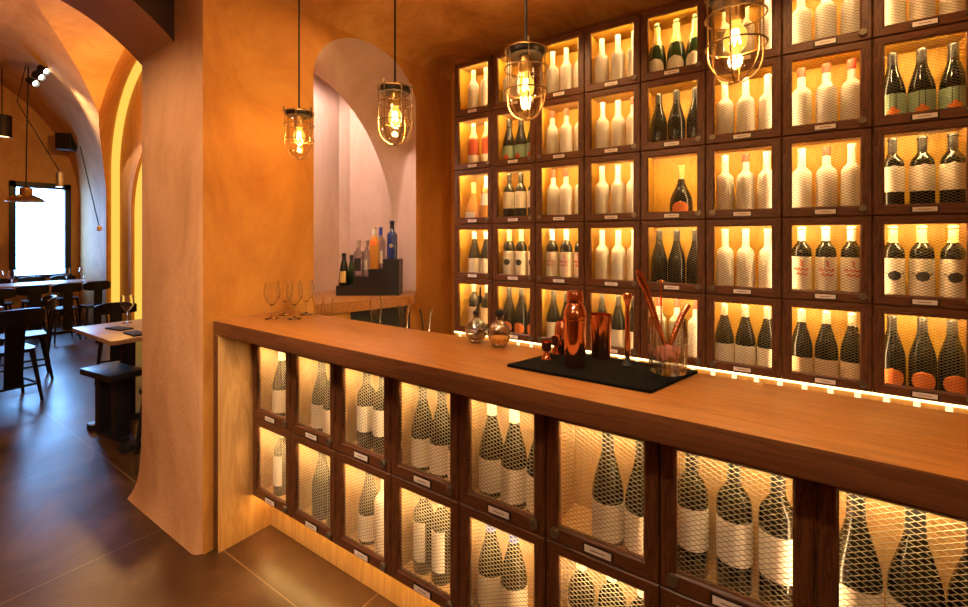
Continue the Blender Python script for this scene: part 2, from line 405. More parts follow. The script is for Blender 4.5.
# end wall above the bar-room arch, seen only from inside the restaurant
e = MB()
for yy0, yy1 in ((1.12, 3.1), (-3.0, -1.12)):
    e.add([(XR - 0.002, yy0, 0), (XR - 0.002, yy1, 0), (XR - 0.002, yy1, 3.12), (XR - 0.002, yy0, 3.12)], [(0, 1, 2, 3)])
e.add([(XR - 0.002, y, z) for y, z in [(-1.95, 3.1), (2.85, 3.1), (2.3, 4.4), (1.2, 4.9), (-0.3, 4.9), (-1.4, 4.4)]], [list(range(6))])
struct(e.build('wall_vault_end', M['pink']))
def window(name, axis, w, at, dep):
    f = MB(); u0, u1, z0, z1 = w; t = 0.09
    def B(ua, ub, za, zb, d0, d1, mi=0):
        if axis == 'x': f.box((at + d0, ua, za), (at + d1, ub, zb), 0.006, mi)
        else: f.box((ua, at + d0, za), (ub, at + d1, zb), 0.006, mi)
    B(u0, u0 + t, z0, z1, -dep, 0.02); B(u1 - t, u1, z0, z1, -dep, 0.02)
    B(u0, u1, z0, z0 + t * 0.6, -dep, 0.05); B(u0, u1, z1 - t * 1.2, z1, -dep, 0.02)
    if axis == 'y': B((u0 + u1) / 2 - 0.03, (u0 + u1) / 2 + 0.03, z0, z1, -dep, 0.0)
    o = struct(f.build(name, M['frame_dark']))
    g = MB()
    if axis == 'x': g.box((at - dep * 0.6 - 0.004, u0 + t, z0 + t * .6), (at - dep * 0.6 + 0.004, u1 - t, z1 - t))
    else: g.box((u0 + t, at - dep * 0.6 - 0.004, z0 + t * .6), (u1 - t, at - dep * 0.6 + 0.004, z1 - t))
    g.build('window_pane', M['thin'], o)
window('window_1', 'x', W1, XF, 0.12)
# glowing strips that follow the two arched recesses
def arch_strip(name, label, cx, r, spr, y0, y1, t=0.05):
    r -= 0.012
    m = MB(); pts = [(cx - r, 0.12)] + [(cx - r * math.cos(PI * i / 40), spr + r * math.sin(PI * i / 40)) for i in range(41)] + [(cx + r, 0.12)]
    inn = [(cx - r + t, 0.12)] + [(cx - (r - t) * math.cos(PI * i / 40), spr + (r - t) * math.sin(PI * i / 40)) for i in range(41)] + [(cx + r - t, 0.12)]
    n_ = len(pts)
    for y in (y0, y1): m.add([(x, y, z) for x, z in pts + inn], [(i, i + 1, n_ + i + 1, n_ + i) for i in range(n_ - 1)])
    for q in (pts, inn): m.add([(x, y0, z) for x, z in q] + [(x, y1, z) for x, z in q], [(i, i + 1, n_ + i + 1, n_ + i) for i in range(n_ - 1)])
    tag(m.build(name, M['led_arch']), label, 'light strip')
arch_strip('arch_light_strip', 'tall yellow glowing strip lining the outer arched recess of the dining room', -8.2, 1.9, 2.80, 2.93, 3.045, 0.03)
arch_strip('arch_light_strip', 'yellow glowing strip lining the smaller inner arched niche of the dining room', -8.2, 1.35, 2.03, 3.10, 3.235, 0.03)

# ---------------------------------------------------------------- wine cabinets
def lattice(w, h, a=0.026, bz=0.0067, th=0.00048, dp=0.0007):
    m = MB(); nx = int(round(w / (a / 2))); dx = w / nx; nz = int(round(h / bz)); dz = h / nz
    for j in range(nz + 1):
        vs, fs = [], []
        for i in range(nx + 1):
            x = -w / 2 + i * dx; s = 1 if (i + j) % 2 else -1
            z = j * dz + s * dz / 2 * 0.96
            z = min(max(z, 0), h)
            y = s * 0.0012
            vs += [(x, y - dp, z - th), (x, y - dp, z + th), (x, y + dp, z + th * 1.6), (x, y + dp, z - th * .4)]
        for i in range(nx):
            o = i * 4
            for q in range(4): fs.append((o + q, o + (q + 1) % 4, o + 4 + (q + 1) % 4, o + 4 + q))
        m.add(vs, fs)
    return m
class Cab:
    def __init__(s, W, H, D, lining, led, net, th):
        s.W, s.H, s.D = W, H, D
        t = 0.010; f = MB(); w2 = W / 2 - 0.001
        sd, tp, bt = 0.044, 0.040, 0.050; s.sd, s.tp, s.bt = sd, tp, bt
        y0 = 0.024
        f.box((-w2, y0, 0.001), (-w2 + t, D, H - 0.001), mi=0); f.box((w2 - t, y0, 0.001), (w2, D, H - 0.001), mi=0)
        f.box((-w2 + t, y0, 0.001), (w2 - t, D, 0.001 + t), mi=0); f.box((-w2 + t, y0, H - 0.001 - t), (w2 - t, D, H - 0.001), mi=0)
        f.box((-w2 + t, D - t, t), (w2 - t, D, H - t), mi=0)
        s.body = f.mesh('body', M[lining])
        g = 0.0018; d = MB(); o = [(-W / 2 + g, g), (W / 2 - g, g), (W / 2 - g, H - g), (-W / 2 + g, H - g)]
        i_ = [(-W / 2 + sd, bt), (W / 2 - sd, bt), (W / 2 - sd, H - tp), (-W / 2 + sd, H - tp)]
        c = 0.004
        def loop(p, y, ins=0.0):
            sx = [1, -1, -1, 1]; sz = [1, 1, -1, -1]
            return [(q[0] + sx[k] * ins, y, q[1] + sz[k] * ins) for k, q in enumerate(p)]
        L = [loop(o, 0.022), loop(o, c), loop(o, 0, c), loop(i_, 0, -0.006), loop(i_, 0.005), loop(i_, 0.022)]
        for A, B in zip(L, L[1:] + L[:1]):
            for k in range(4):
                k2 = (k + 1) % 4
                d.add([A[k], A[k2], B[k2], B[k]], [(0, 1, 2, 3)], k % 2)
        s.door = d.mesh('door', [M['wood_h'], M['wood_v']])
        iw, ih = W - 2 * sd, H - tp - bt
        lm = lattice(iw, ih, th=th)
        lm.v = [(x, y + 0.015, z + bt) for x, y, z in lm.v]
        s.mesh = lm.mesh('mesh_panel', M[net])
        # label holder and card
        h = MB(); hw, hh, zc = 0.047, 0.0145, bt * 0.5
        h.box((-hw, -0.004, zc - hh), (hw, 0.0, zc + hh), 0.0015)
        s.holder = h.mesh('label_holder', M['dark_metal'])
        h = MB(); h.box((-hw + 0.006, -0.0055, zc - hh + 0.004), (hw - 0.006, -0.004, zc + hh - 0.004), 0, 0)
        h.box((-0.022, -0.0060, zc - 0.0020), (0.022, -0.0055, zc + 0.0016), 0, 1)
        s.card = h.mesh('name_card', [M['card'], M['ink']])
        l = MB(); mt = Matrix.Translation((0, 0, 0)) @ Matrix.Rotation(PI / 2, 4, 'X')
        l.lathe([(0, 0.017), (0.004, 0.017), (0.004, 0.0135), (0.0095, 0.0135), (0.0095, 0.0165), (0.0145, 0.0165), (0.0155, 0.0145), (0.0155, 0.005), (0.013, 0.0), (0, 0)], 18, mat=mt)
        s.lock = l.mesh('lock', M['lock'])
        l = MB(); l.box((-iw / 2, 0.034, H - 0.024), (iw / 2, 0.050, H - 0.016), 0)
        s.led = l.mesh('light_strip', M[led])
        s.side = [MB().box((sx * (W / 2 - 0.0165) - 0.003, 0.036, 0.03), (sx * (W / 2 - 0.0165) + 0.003, 0.044, H - 0.03), 0).mesh('side_fill_strip', M['led_fill']) for sx in (-1, 1)]  # added strip hidden behind the door stile to light bottles evenly
    def place(s, x, y, z, label, group, side):
        r = thing('wine_cabinet', label, 'cabinet', (x, y, z), 0, group)
        link('body', s.body, r)
        d = link('door', s.door, r)
        link('mesh_panel', s.mesh, d); link('label_holder', s.holder, d); link('name_card', s.card, d)
        k = link('lock', s.lock, d); k.location = (side * (s.W / 2 - 0.036), 0.001, 0.036)
        link('light_strip', s.led, r)
        link('side_fill_strip', s.side[1 if x < 0.05 else 0], r)
        return r
CW, CH, CY, CX0, CZ0 = 0.3574, 0.42, 2.78, -2.154, 0.87
BW, BH, BY, BX0, BZ0 = 0.349, 0.425, 1.30, -2.382, 0.215
wall_cab, bar_cab = Cab(CW, CH, 0.29, 'wood_in', 'led', 'mesh_unlit', 0.0006), Cab(BW, BH, 0.225, 'wood_pale', 'led_low', 'mesh', 0.0005)

# ---------------------------------------------------------------- bottles
def prof(kind):
    if kind == 'bordeaux': return [(0, 0.004), (0.030, 0), (0.040, 0.002), (0.0435, 0.008), (0.0435, 0.222), (0.0415, 0.243), (0.034, 0.260), (0.022, 0.276), (0.0165, 0.290), (0.0158, 0.345), (0.0178, 0.346), (0.0178, 0.356), (0.0155, 0.362), (0, 0.362)]
    if kind == 'tall': return [(0, 0.004), (0.032, 0), (0.041, 0.002), (0.0445, 0.008), (0.0440, 0.225), (0.0420, 0.242), (0.033, 0.257), (0.022, 0.268), (0.0180, 0.282), (0.0165, 0.360), (0.0180, 0.361), (0.0180, 0.378), (0, 0.379)]
    if kind == 'burgundy': return [(0, 0.004), (0.034, 0), (0.045, 0.003), (0.0490, 0.010), (0.0490, 0.150), (0.0470, 0.175), (0.0415, 0.203), (0.033, 0.235), (0.0245, 0.265), (0.0185, 0.295), (0.0162, 0.345), (0.0180, 0.346), (0.0180, 0.357), (0.0155, 0.362), (0, 0.362)]
    if kind == 'champagne': return [(0, 0.004), (0.036, 0), (0.048, 0.003), (0.0525, 0.012), (0.0525, 0.145), (0.0500, 0.172), (0.0430, 0.205), (0.0330, 0.240), (0.0230, 0.275), (0.0185, 0.305), (0.0185, 0.340), (0.0215, 0.345), (0.0215, 0.362), (0.0150, 0.370), (0, 0.371)]
    if kind == 'squat': return [(0, 0.004), (0.045, 0), (0.060, 0.004), (0.0640, 0.014), (0.0640, 0.085), (0.0600, 0.120), (0.0480, 0.155), (0.0320, 0.185), (0.0210, 0.215), (0.0180, 0.245), (0.0180, 0.300), (0.0200, 0.302), (0.0200, 0.318), (0, 0.320)]
    if kind == 'square_shoulder': return [(0, 0.003), (0.034, 0), (0.040, 0.004), (0.040, 0.170), (0.036, 0.190), (0.018, 0.205), (0.0145, 0.215), (0.0145, 0.262), (0.0165, 0.263), (0.0165, 0.285), (0, 0.286)]
    if kind == 'cone': return [(0, 0.003), (0.036, 0), (0.044, 0.004), (0.040, 0.06), (0.031, 0.14), (0.022, 0.185), (0.015, 0.205), (0.0145, 0.235), (0.017, 0.236), (0.017, 0.258), (0, 0.259)]
_prof = prof
def prof(kind):
    f = {'tall': 0.935, 'burgundy': 0.97, 'champagne': 0.97}.get(kind, 1.0)
    return [(r_, z * f) for r_, z in _prof(kind)]
def rad_at(pf, z):
    best = 0
    for (r0, z0), (r1, z1) in zip(pf[2:], pf[3:]):
        if z0 <= z <= z1: best = r0 + (r1 - r0) * (z - z0) / max(z1 - z0, 1e-9); break
    return best
def patch(m, pf, shape, zc, w, h, mi=0, lift=0.0008, ang=-PI / 2, nx=12, nz=6):
    """a thin piece of paper bent round the bottle; shape is 'rect' or 'disc'; width w measured along the surface"""
    vs, fs = [], []
    for j in range(nz + 1):
        z = zc - h / 2 + h * j / nz; r = rad_at(pf, z) + lift
        hw = w / 2
        if shape == 'disc':
            t = 2 * (j / nz) - 1; hw = w / 2 * math.sqrt(max(0.0, 1 - t * t)) + 1e-4
        for i in range(nx + 1):
            a_ = ang + (2 * i / nx - 1) * min(hw / r, PI * 0.97)
            vs.append((r * math.cos(a_), r * math.sin(a_), z))
    for j in range(nz):
        for i in range(nx):
            o = j * (nx + 1) + i; fs.append((o, o + 1, o + nx + 2, o + nx + 1))
    m.add(vs, fs, mi, True)
def stroke(m, pf, pts, wd, mi=0, lift=0.0016):
    ps = []
    for u, z in pts:
        r = rad_at(pf, z) + lift; a_ = -PI / 2 + u / r; ps.append((r * math.cos(a_), r * math.sin(a_), z))
    m.tube(ps, wd, 4, mi)
STY = {}
def style(key, kind, glass, label=None, cap=None, emblem=None, desc='', lower=None):
    STY[key] = dict(kind=kind, glass=glass, label=label, cap=cap, emblem=emblem, desc=desc, lower=lower, data=None)
# label: (shape, material, zc, w, h); cap: (material, z0)
style('white', 'tall', 'white_bottle', None, None, None, 'frosted white bottle')
style('white_red', 'tall', 'white_bottle', None, ('foil_red', 0.305), None, 'coral-capped frosted white bottle')
style('pale', 'bordeaux', 'white_bottle', ('rect', 'label', 0.125, 0.17, 0.15), ('foil_yellow', 0.300), None, 'pale bottle with cream label')
style('rose', 'bordeaux', 'rose_wine', ('rect', 'label', 0.066, 0.19, 0.088), ('foil_yellow', 0.235), None, 'red rose bottle with cream label')
style('amber', 'squat', 'amber_glass', ('rect', 'white_label', 0.055, 0.10, 0.06), ('foil_yellow', 0.235), None, 'squat amber bottle')
style('amber_tall', 'bordeaux', 'amber_glass', ('rect', 'white_label', 0.18, 0.11, 0.09), ('foil_white', 0.27), None, 'amber bottle with white label')
style('champ', 'champagne', 'green_glass', ('disc', 'label', 0.075, 0.115, 0.115), ('foil_gold', 0.215), None, 'gold-necked champagne bottle with round label')
style('squat', 'squat', 'dark_glass', ('disc', 'orange', 0.058, 0.095, 0.085), ('foil_gold', 0.235), None, 'squat dark bottle with round orange label')
style('burg_low', 'burgundy', 'dark_glass', ('rect', 'label', 0.075, 0.20, 0.110), ('foil_silver', 0.285), None, 'sloping-shouldered dark bottle with low cream label')
style('burg_dark', 'burgundy', 'dark_glass', ('rect', 'label', 0.078, 0.20, 0.115), ('foil_black', 0.285), None, 'black-necked dark bottle with low cream label')
style('burg_tan', 'burgundy', 'dark_glass', ('rect', 'tan_label', 0.062, 0.20, 0.09), ('foil_silver', 0.285), None, 'dark sloping-shouldered bottle with low tan label')
style('burg_plain', 'burgundy', 'dark_glass', None, ('foil_black', 0.285), None, 'plain black sloping-shouldered bottle')
style('burg_grey', 'burgundy', 'dark_glass', None, ('foil_silver', 0.300), None, 'dark unlabelled bottle with silvery neck')
style('burg_sage', 'burgundy', 'dark_glass', ('rect', 'sage', 0.085, 0.27, 0.12), ('foil_black', 0.285), ('orange', 'crest_low'), 'dark bottle with sage-green crested label')
style('burg_sage_plain', 'burgundy', 'dark_glass', ('rect', 'sage', 0.085, 0.27, 0.12), ('foil_black', 0.285), ('red', 'crest_low'), 'dark bottle with greyish green label')
style('burg_red', 'burgundy', 'dark_glass', None, ('foil_black', 0.285), ('orange', 'big_disc'), 'dark bottle with low orange-red disc')
style('burg_white', 'burgundy', 'dark_glass', ('rect', 'label', 0.085, 0.20, 0.12), ('foil_white', 0.295), None, 'white-foiled dark bottle with cream label')
style('burg_blue', 'burgundy', 'dark_glass', ('rect', 'label', 0.085, 0.20, 0.12), ('foil_blue', 0.290), None, 'blue-foiled dark bottle with cream label')
style('bord_script', 'bordeaux', 'dark_glass', ('rect', 'label', 0.122, 0.145, 0.170), ('foil_white', 0.288), ('red', 'script'), 'white-capped dark bottle with red-scripted label')
style('bord_crest', 'bordeaux', 'dark_glass', ('rect', 'label', 0.120, 0.150, 0.175), ('foil_yellow', 0.282), ('ink_black', 'crest'), 'yellow-capped dark bottle with black-crested label')
style('bord_half', 'bordeaux', 'dark_glass', ('rect', 'label', 0.162, 0.150, 0.120), ('foil_black', 0.290), ('white_label', 'seal'), 'dark round-shouldered bottle with high cream label')
style('bord_mid', 'bordeaux', 'dark_glass', ('rect', 'white_label', 0.140, 0.125, 0.115), ('foil_black', 0.290), None, 'dark bottle with mid-height white label')
style('bord_narrow', 'bordeaux', 'dark_glass', ('rect', 'white_label', 0.135, 0.062, 0.160), ('foil_silver', 0.300), None, 'dark bottle with tall narrow label')
style('bord_cream', 'bordeaux', 'dark_glass', ('rect', 'tan_label', 0.125, 0.090, 0.12), ('foil_silver', 0.300), None, 'dark bottle with small yellowish label')
style('bord_wcap', 'bordeaux', 'dark_glass', ('rect', 'white_label', 0.125, 0.13, 0.13), ('foil_white', 0.300), None, 'dark bottle with white capsule')
def bottle_data(k):
    s = STY[k]
    if s['data']: return s['data']
    pf = prof(s['kind']); d = {}
    d['body'] = MB().lathe(pf, 28).mesh('glass_body', M[s['glass']])
    if s['label']:
        sh, mt, zc, wd, h = s['label']; m = MB(); patch(m, pf, sh, zc, wd, h, nz=10 if sh == 'disc' else 6, nx=14)
        d['label'] = m.mesh('paper_label', M[mt])
    if s['cap']:
        mt, z0 = s['cap']; top = pf[-1][1]
        rs = [(rad_at(pf, z) + 0.0011, z) for z in [z0 + (top - 0.006 - z0) * i / 6 for i in range(7)]]
        rs += [(pf[-2][0] + 0.001, top - 0.001), (0.004, top + 0.0012), (0, top + 0.0012)]
        d['cap'] = MB().lathe(rs, 20).mesh('capsule', M[mt])
    if s['emblem']:
        mt, sh = s['emblem']; m = MB()
        if sh == 'crest':
            patch(m, pf, 'disc', 0.125, 0.050, 0.048, lift=0.0016, nz=8)
            stroke(m, pf, [(-0.040, 0.140), (-0.022, 0.130), (0.022, 0.130), (0.040, 0.140)], 0.0022)
        elif sh == 'crest_low':
            patch(m, pf, 'disc', 0.060, 0.052, 0.026, lift=0.0016); patch(m, pf, 'disc', 0.074, 0.020, 0.020, lift=0.0016)
        elif sh == 'big_disc': patch(m, pf, 'disc', 0.062, 0.092, 0.090, lift=0.0012, nz=10)
        elif sh == 'seal': patch(m, pf, 'disc', 0.215, 0.030, 0.026, lift=0.0016)
        elif sh == 'script':
            stroke(m, pf, [(-0.006, 0.188), (0.004, 0.178), (-0.002, 0.165), (0.008, 0.158)], 0.0042)
            stroke(m, pf, [(-0.034, 0.140), (-0.026, 0.150), (-0.020, 0.136), (-0.010, 0.148), (-0.004, 0.136), (0.006, 0.146), (0.014, 0.136), (0.030, 0.146)], 0.0040)
            stroke(m, pf, [(-0.024, 0.115), (-0.014, 0.124), (-0.008, 0.112), (0.004, 0.122), (0.012, 0.112), (0.026, 0.120)], 0.0044)
        d['emblem'] = m.mesh('printed_emblem', M[mt])
    s['data'] = d; return d
def bottle(k, loc, label, group, rz=0.0):
    d = bottle_data(k); r = thing('wine_bottle', label, 'bottle', loc, rz, group)
    link('glass_body', d['body'], r)
    if 'cap' in d: link('capsule', d['cap'], r)
    if 'label' in d:
        l = link('paper_label', d['label'], r)
        if 'emblem' in d: link('printed_emblem', d['emblem'], l)
    elif 'emblem' in d: link('printed_emblem', d['emblem'], r)
    return r
T3 = (-0.093, 0.010, 0.113)
POS = {1: ('only',), 2: ('left-hand', 'right-hand'), 3: ('left-hand', 'middle', 'right-hand')}
WALL = [  # five rows from the top, eight columns from the left
    [('pale', 2), ('white', 3), ('white', 3), ('white', 3), ('champ', 3), ('white', 3), ('white', 3), ('pale', 3)],
    [('rose', 2), ('burg_sage_plain', 3), ('white_red', 3), (('white', 'white', 'white_red'), 3), ('burg_plain', 3), ('white', 3), ('white_red', 3), ('burg_sage', 3)],
    [(('amber', 'amber_tall'), 2), ('bord_half', 3), ('white_red', 3), ('white', 3), ('squat', 1), (('white', 'white_red', 'white'), 3), (('white', 'white_red', 'white'), 3), ('bord_half', 3)],
    [('burg_white', 2), ('bord_crest', 3), ('bord_script', 3), ('white', 3), ('burg_plain', 3), ('white', 3), ('bord_script', 3), ('bord_crest', 3)],
    [('bord_cream', 2), ('burg_red', 3), ('burg_dark', 3), ('burg_dark', 3), ('white_red', 3), ('burg_low', 3), ('burg_tan', 3), ('burg_red', 3)],
]
LOCKS = [1, 1, -1, 1, 1, -1, 1, 1]
ROWW = ['top', 'second', 'third', 'fourth', 'bottom']
def say(k):
    return {'frosted white bottle': 'frosted white bottle'}.get(STY[k]['desc'], STY[k]['desc'])
CONTENT = {}
for r in range(5):
    for c_ in range(8):
        st, nb = WALL[r][c_]
        sts = st if isinstance(st, tuple) else (st,) * nb
        x = CX0 + (c_ + 0.5) * CW; z = CZ0 + (4 - r) * CH
        wall_cab.place(x, CY, z, 'mesh-fronted walnut wine cabinet, %s row of back wall, %s from the left' % (ROWW[r], ORD[c_]), 'wine cabinets of the back wall', LOCKS[c_])
        offs = {1: (0.03,), 2: (-0.058, 0.058), 3: (-0.101, 0.006, 0.112) if sts[0] == 'champ' else T3}[nb]
        for i in range(nb):
            dx = offs[i] + R.uniform(-0.0025, 0.0025)
            bottle(sts[i], (x + dx, CY + 0.098 + R.uniform(-0.004, 0.012), z + 0.0112),
                   '%s %s, %s row, %s back-wall cabinet from left' % (POS[nb][i], STY[sts[i]]['desc'], ROWW[r], ORD[c_]), 'bottles in the back wall cabinets',
                   R.uniform(-0.12, 0.12))
BAR = [   # upper row, lower row
    [('burg_white', (-0.045, 0.062)), ('burg_dark', (-0.06, 0.045)), ('bord_mid', (-0.075, 0.02, 0.113)), ('burg_dark', (-0.09, 0.012, 0.113)), ('burg_white', (-0.096, 0.008, 0.112)), ('burg_dark', (0.0, 0.104)), ('bord_mid', (-0.107, 0.0, 0.10)), ('burg_dark', (-0.092, 0.012, 0.113))],
    [('bord_narrow', (-0.05,)), ('burg_plain', (-0.045, 0.06)), (('burg_dark', 'white'), (-0.065, 0.04)), ('bord_narrow', (-0.088, 0.012)), ('burg_blue', (-0.098, 0.004)), ('bord_wcap', (-0.088, 0.010, 0.108)), None, None],
]
for r in range(2):
    for c_ in range(8):
        x = BX0 + (c_ + 0.5) * BW; z = BZ0 + (1 - r) * BH
        bar_cab.place(x, BY, z, 'mesh-fronted walnut wine cabinet in the bar front, %s row, %s from the pier' % (('upper', 'lower')[r], ORD[c_]), 'wine cabinets of the bar front', [1, 1, 1, 1, 1, -1, -1, 1][c_])
        if BAR[r][c_] is None: continue
        st, offs = BAR[r][c_]; nb = len(offs)
        sts = st if isinstance(st, tuple) else (st,) * nb
        for i in range(nb):
            bottle(sts[i], (x + offs[i], BY + 0.092 + R.uniform(-0.004, 0.012), z + 0.0112),
                   '%s %s, bar front %s row, %s cabinet from pier' % (POS[nb][i], STY[sts[i]]['desc'], ('upper', 'lower')[r], ORD[c_]), 'bottles in the bar front cabinets', R.uniform(-0.1, 0.1) + 0.2)

# ---------------------------------------------------------------- bar counter
BT, BB = 1.18, 1.11; BXR = BX0 + 8 * BW + 0.05
bar = thing('bar_counter', 'long oak bar counter with thick top and pale wooden end panel beside the pier', 'bar counter', (0, 0, 0))
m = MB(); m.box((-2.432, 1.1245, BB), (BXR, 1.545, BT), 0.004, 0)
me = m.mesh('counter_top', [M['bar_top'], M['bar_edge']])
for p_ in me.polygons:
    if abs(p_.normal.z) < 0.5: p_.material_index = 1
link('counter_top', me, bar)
m = MB(); m.box((-2.432, 1.1245, 0), (-2.384, 1.53, BB), 0.003, 0)
me = m.mesh('end_panel', [M['oak'], M['wood_v']])
for p_ in me.polygons:
    if p_.normal.y < -0.5: p_.material_index = 1
link('end_panel', me, bar)
MB().box((BX0, 1.405, 0), (BXR, 1.43, BZ0 - 0.002), 0).build('kick_plate', M['oak'], bar)
MB().box((BX0, 1.302, BZ0 + 2 * BH + 0.001), (BXR, 1.53, BB), 0).build('top_rail', M['wood_h'], bar)
MB().box((BX0, 1.5265, 0.0), (BXR, 1.54, BB), 0).build('back_panel', M['wood_v'], bar)
MB().box((BX0 + 0.02, 1.335, BZ0 - 0.016), (BXR, 1.36, BZ0 - 0.003), 0).build('light_strip', M['led_bar'], bar)

# back counter under the wall cabinets, with its light strip
bc = thing('back_counter', 'low dark counter running under the back wall wine cabinets', 'counter', (0, 0, 0))
CXR = CX0 + 8 * CW
MB().box((CX0, 2.62, 0.765), (CXR, 3.09, 0.80), 0.003).build('counter_top', M['bar_top'], bc)
MB().box((CX0, 2.68, 0.0), (CXR, 3.09, 0.765), 0.0).build('counter_body', M['wood_v'], bc)
MB().box((CX0, 2.86, 0.80), (CXR, 3.09, CZ0), 0.0).build('upstand', M['oak'], bc)
ls = thing('light_strip', 'thin glowing strip under the bottom row of back wall cabinets', 'light strip', (0, 0, 0))
MB().box((CX0, 2.782, CZ0 - 0.008), (CXR, 2.800, CZ0 - 0.001), 0).build('diffuser', M['led_wall'], ls)
for i in range(27):
    x = CX0 + 0.05 + i * 0.1043
    MB().box((x - 0.012, 2.7925, CZ0 - 0.040), (x + 0.012, 2.7955, CZ0 - 0.012), 0).build('led_dot', M['led_chip'], ls)
MB().box((CX0, 2.796, CZ0 - 0.060), (CXR, 2.802, CZ0 - 0.0155), 0).build('backing', M['oak'], ls)

# inner shelf of the bar and its glasses
sh = thing('service_shelf', 'dark narrow shelf behind the bar carrying flared glasses', 'shelf', (0, 0, 0))
MB().box((-2.40, 1.548, 0.985), (0.4, 1.78, 1.010), 0.003).build('shelf_board', M['black_wood'], sh)
MB().box((-2.40, 1.548, 0.0), (0.4, 1.74, 0.985), 0.0).build('shelf_body', M['black'], sh)
def trumpet(h, rt, bulb=False):
    if bulb: o = [(0.0, 0), (0.028, 0), (0.029, 0.004), (0.006, 0.012), (0.005, 0.05), (0.012, 0.07), (0.020, 0.12), (0.030, h * 0.72), (0.031, h * 0.82), (0.026, h)]
    else: o = [(0.0, 0), (0.028, 0), (0.029, 0.004), (0.010, 0.016), (0.012, 0.05), (0.017, h * 0.5), (0.023, h * 0.8), (rt, h)]
    inn = [(max(r - 0.0022, 0.001), z) for r, z in o[4:]][::-1]; inn.append((0, o[4][1] - 0.004))
    return MB().lathe(o + inn, 24)
tg = trumpet(0.245, 0.034).mesh('flared_glass', M['glass']); tb = trumpet(0.285, 0.03, True).mesh('tulip_glass', M['glass'])
for nm, dat, px, y, lb in (('flared_glass', tg, 426, 1.66, 'flared beer glass behind the bar, nearest the wine cabinets'),
                           ('flared_glass', tg, 404, 1.66, 'flared beer glass behind the bar, between tulip glass and its twin'),
                           ('tulip_glass', tb, 376, 1.64, 'tall tulip-shaped glass behind the bar below the bottle stand'),
                           ('flared_glass', tg, 318, 1.64, 'flared glass behind the bar next to the stemmed glasses'),
                           ('flared_glass', tg, 328, 1.66, 'flared glass behind the bar, second from the stemmed glasses')):
    q = at_y(px, 300, y); o = tag(link(nm, dat), lb, 'glass', 'glasses behind the bar'); o.location = (q.x, q.y, 1.0105)

# stemmed glasses on the bar
def stem_glass(h=0.19, r=0.036):
    o = [(0, 0), (0.034, 0), (0.035, 0.0025), (0.012, 0.007), (0.0045, 0.014), (0.004, 0.05), (0.005, h * .36), (0.012, h * .40), (0.028, h * .50), (r, h * .64), (r - .001, h * .78), (r - .008, h)]
    inn = [(max(x - 0.0016, 0.0), z) for x, z in o[7:]][::-1] + [(0, h * .40 + 0.004)]
    return MB().lathe(o + inn, 28)
sg = stem_glass(0.192, 0.040).mesh('stem_glass', M['glass'])
for px, py, lb in ((272, 319, 'stemmed tasting glass on the bar nearest the pier, front row'), (294.5, 319, 'stemmed tasting glass in the front row beside its twin, further along'),
                   (285, 315, 'stemmed tasting glass standing between and behind the two front ones'), (306.6, 314.6, 'stemmed tasting glass at the back edge, furthest from the pier')):
    q = at_z(px, py, BT); o = tag(link('wine_glass', sg), lb, 'glass', 'stemmed glasses on the bar'); o.location = (q.x, min(q.y, 1.50), BT + 0.0005)

# decanters
def decanter(px, py, label, liquid, lq_h, stopper):
    q = at_z(px, py, BT); r = thing('decanter', label, 'decanter', (q.x, min(q.y, 1.49), BT + 0.0005), 0, 'round decanters on the bar')
    R0 = 0.047
    o = [(0, 0), (0.026, 0), (0.030, 0.003)] + [(R0 * math.sin(t), 0.050 - 0.048 * math.cos(t)) for t in [0.75 + 1.95 * i / 10 for i in range(11)]] + [(0.014, 0.100), (0.0125, 0.112), (0.017, 0.116)]
    inn = [(max(x - 0.0025, 0.0), z + (0.003 if z < 0.02 else 0)) for x, z in o[3:]][::-1] + [(0, 0.010)]
    g_ = MB().lathe(o + inn, 12); g_.s = [False] * len(g_.s); g_.build('glass_body', M['crystal'], r)
    lp = [(0, 0.0105)] + [(x - 0.0028, z) for x, z in o[3:] if z + 0.002 < lq_h and z > 0.0105]
    lp += [(rad_at(o, lq_h) - 0.003, lq_h), (0, lq_h)]
    MB().lathe(lp, 20).build('liquid', M[liquid], r)
    s_ = MB()
    if stopper == 'ball': s_.lathe([(0, 0.104), (0.009, 0.104), (0.011, 0.117), (0.017, 0.126), (0.018, 0.134), (0.013, 0.143), (0, 0.147)], 16)
    else:
        s_.lathe([(0, 0.100), (0.009, 0.104), (0.013, 0.118), (0.013, 0.126), (0.006, 0.130), (0, 0.131)], 16)
        s_.tube([(0.0, 0, 0.13), (0.012, 0.0, 0.15), (0.020, 0.0, 0.19), (0.020, 0.0, 0.225)], [0.004, 0.004, 0.0035, 0.003], 8)
        s_.tube([(0.020, 0.0, 0.160), (0.020, 0.0, 0.190)], 0.008, 8)
    s_.build('stopper', M['black'], r)
decanter(477, 342, 'round glass decanter with dark bitters and tall black pourer on bar', 'bitters', 0.026, 'pourer')
decanter(499.5, 346.5, 'round glass decanter of orange syrup with ball stopper on bar', 'syrup', 0.036, 'ball')

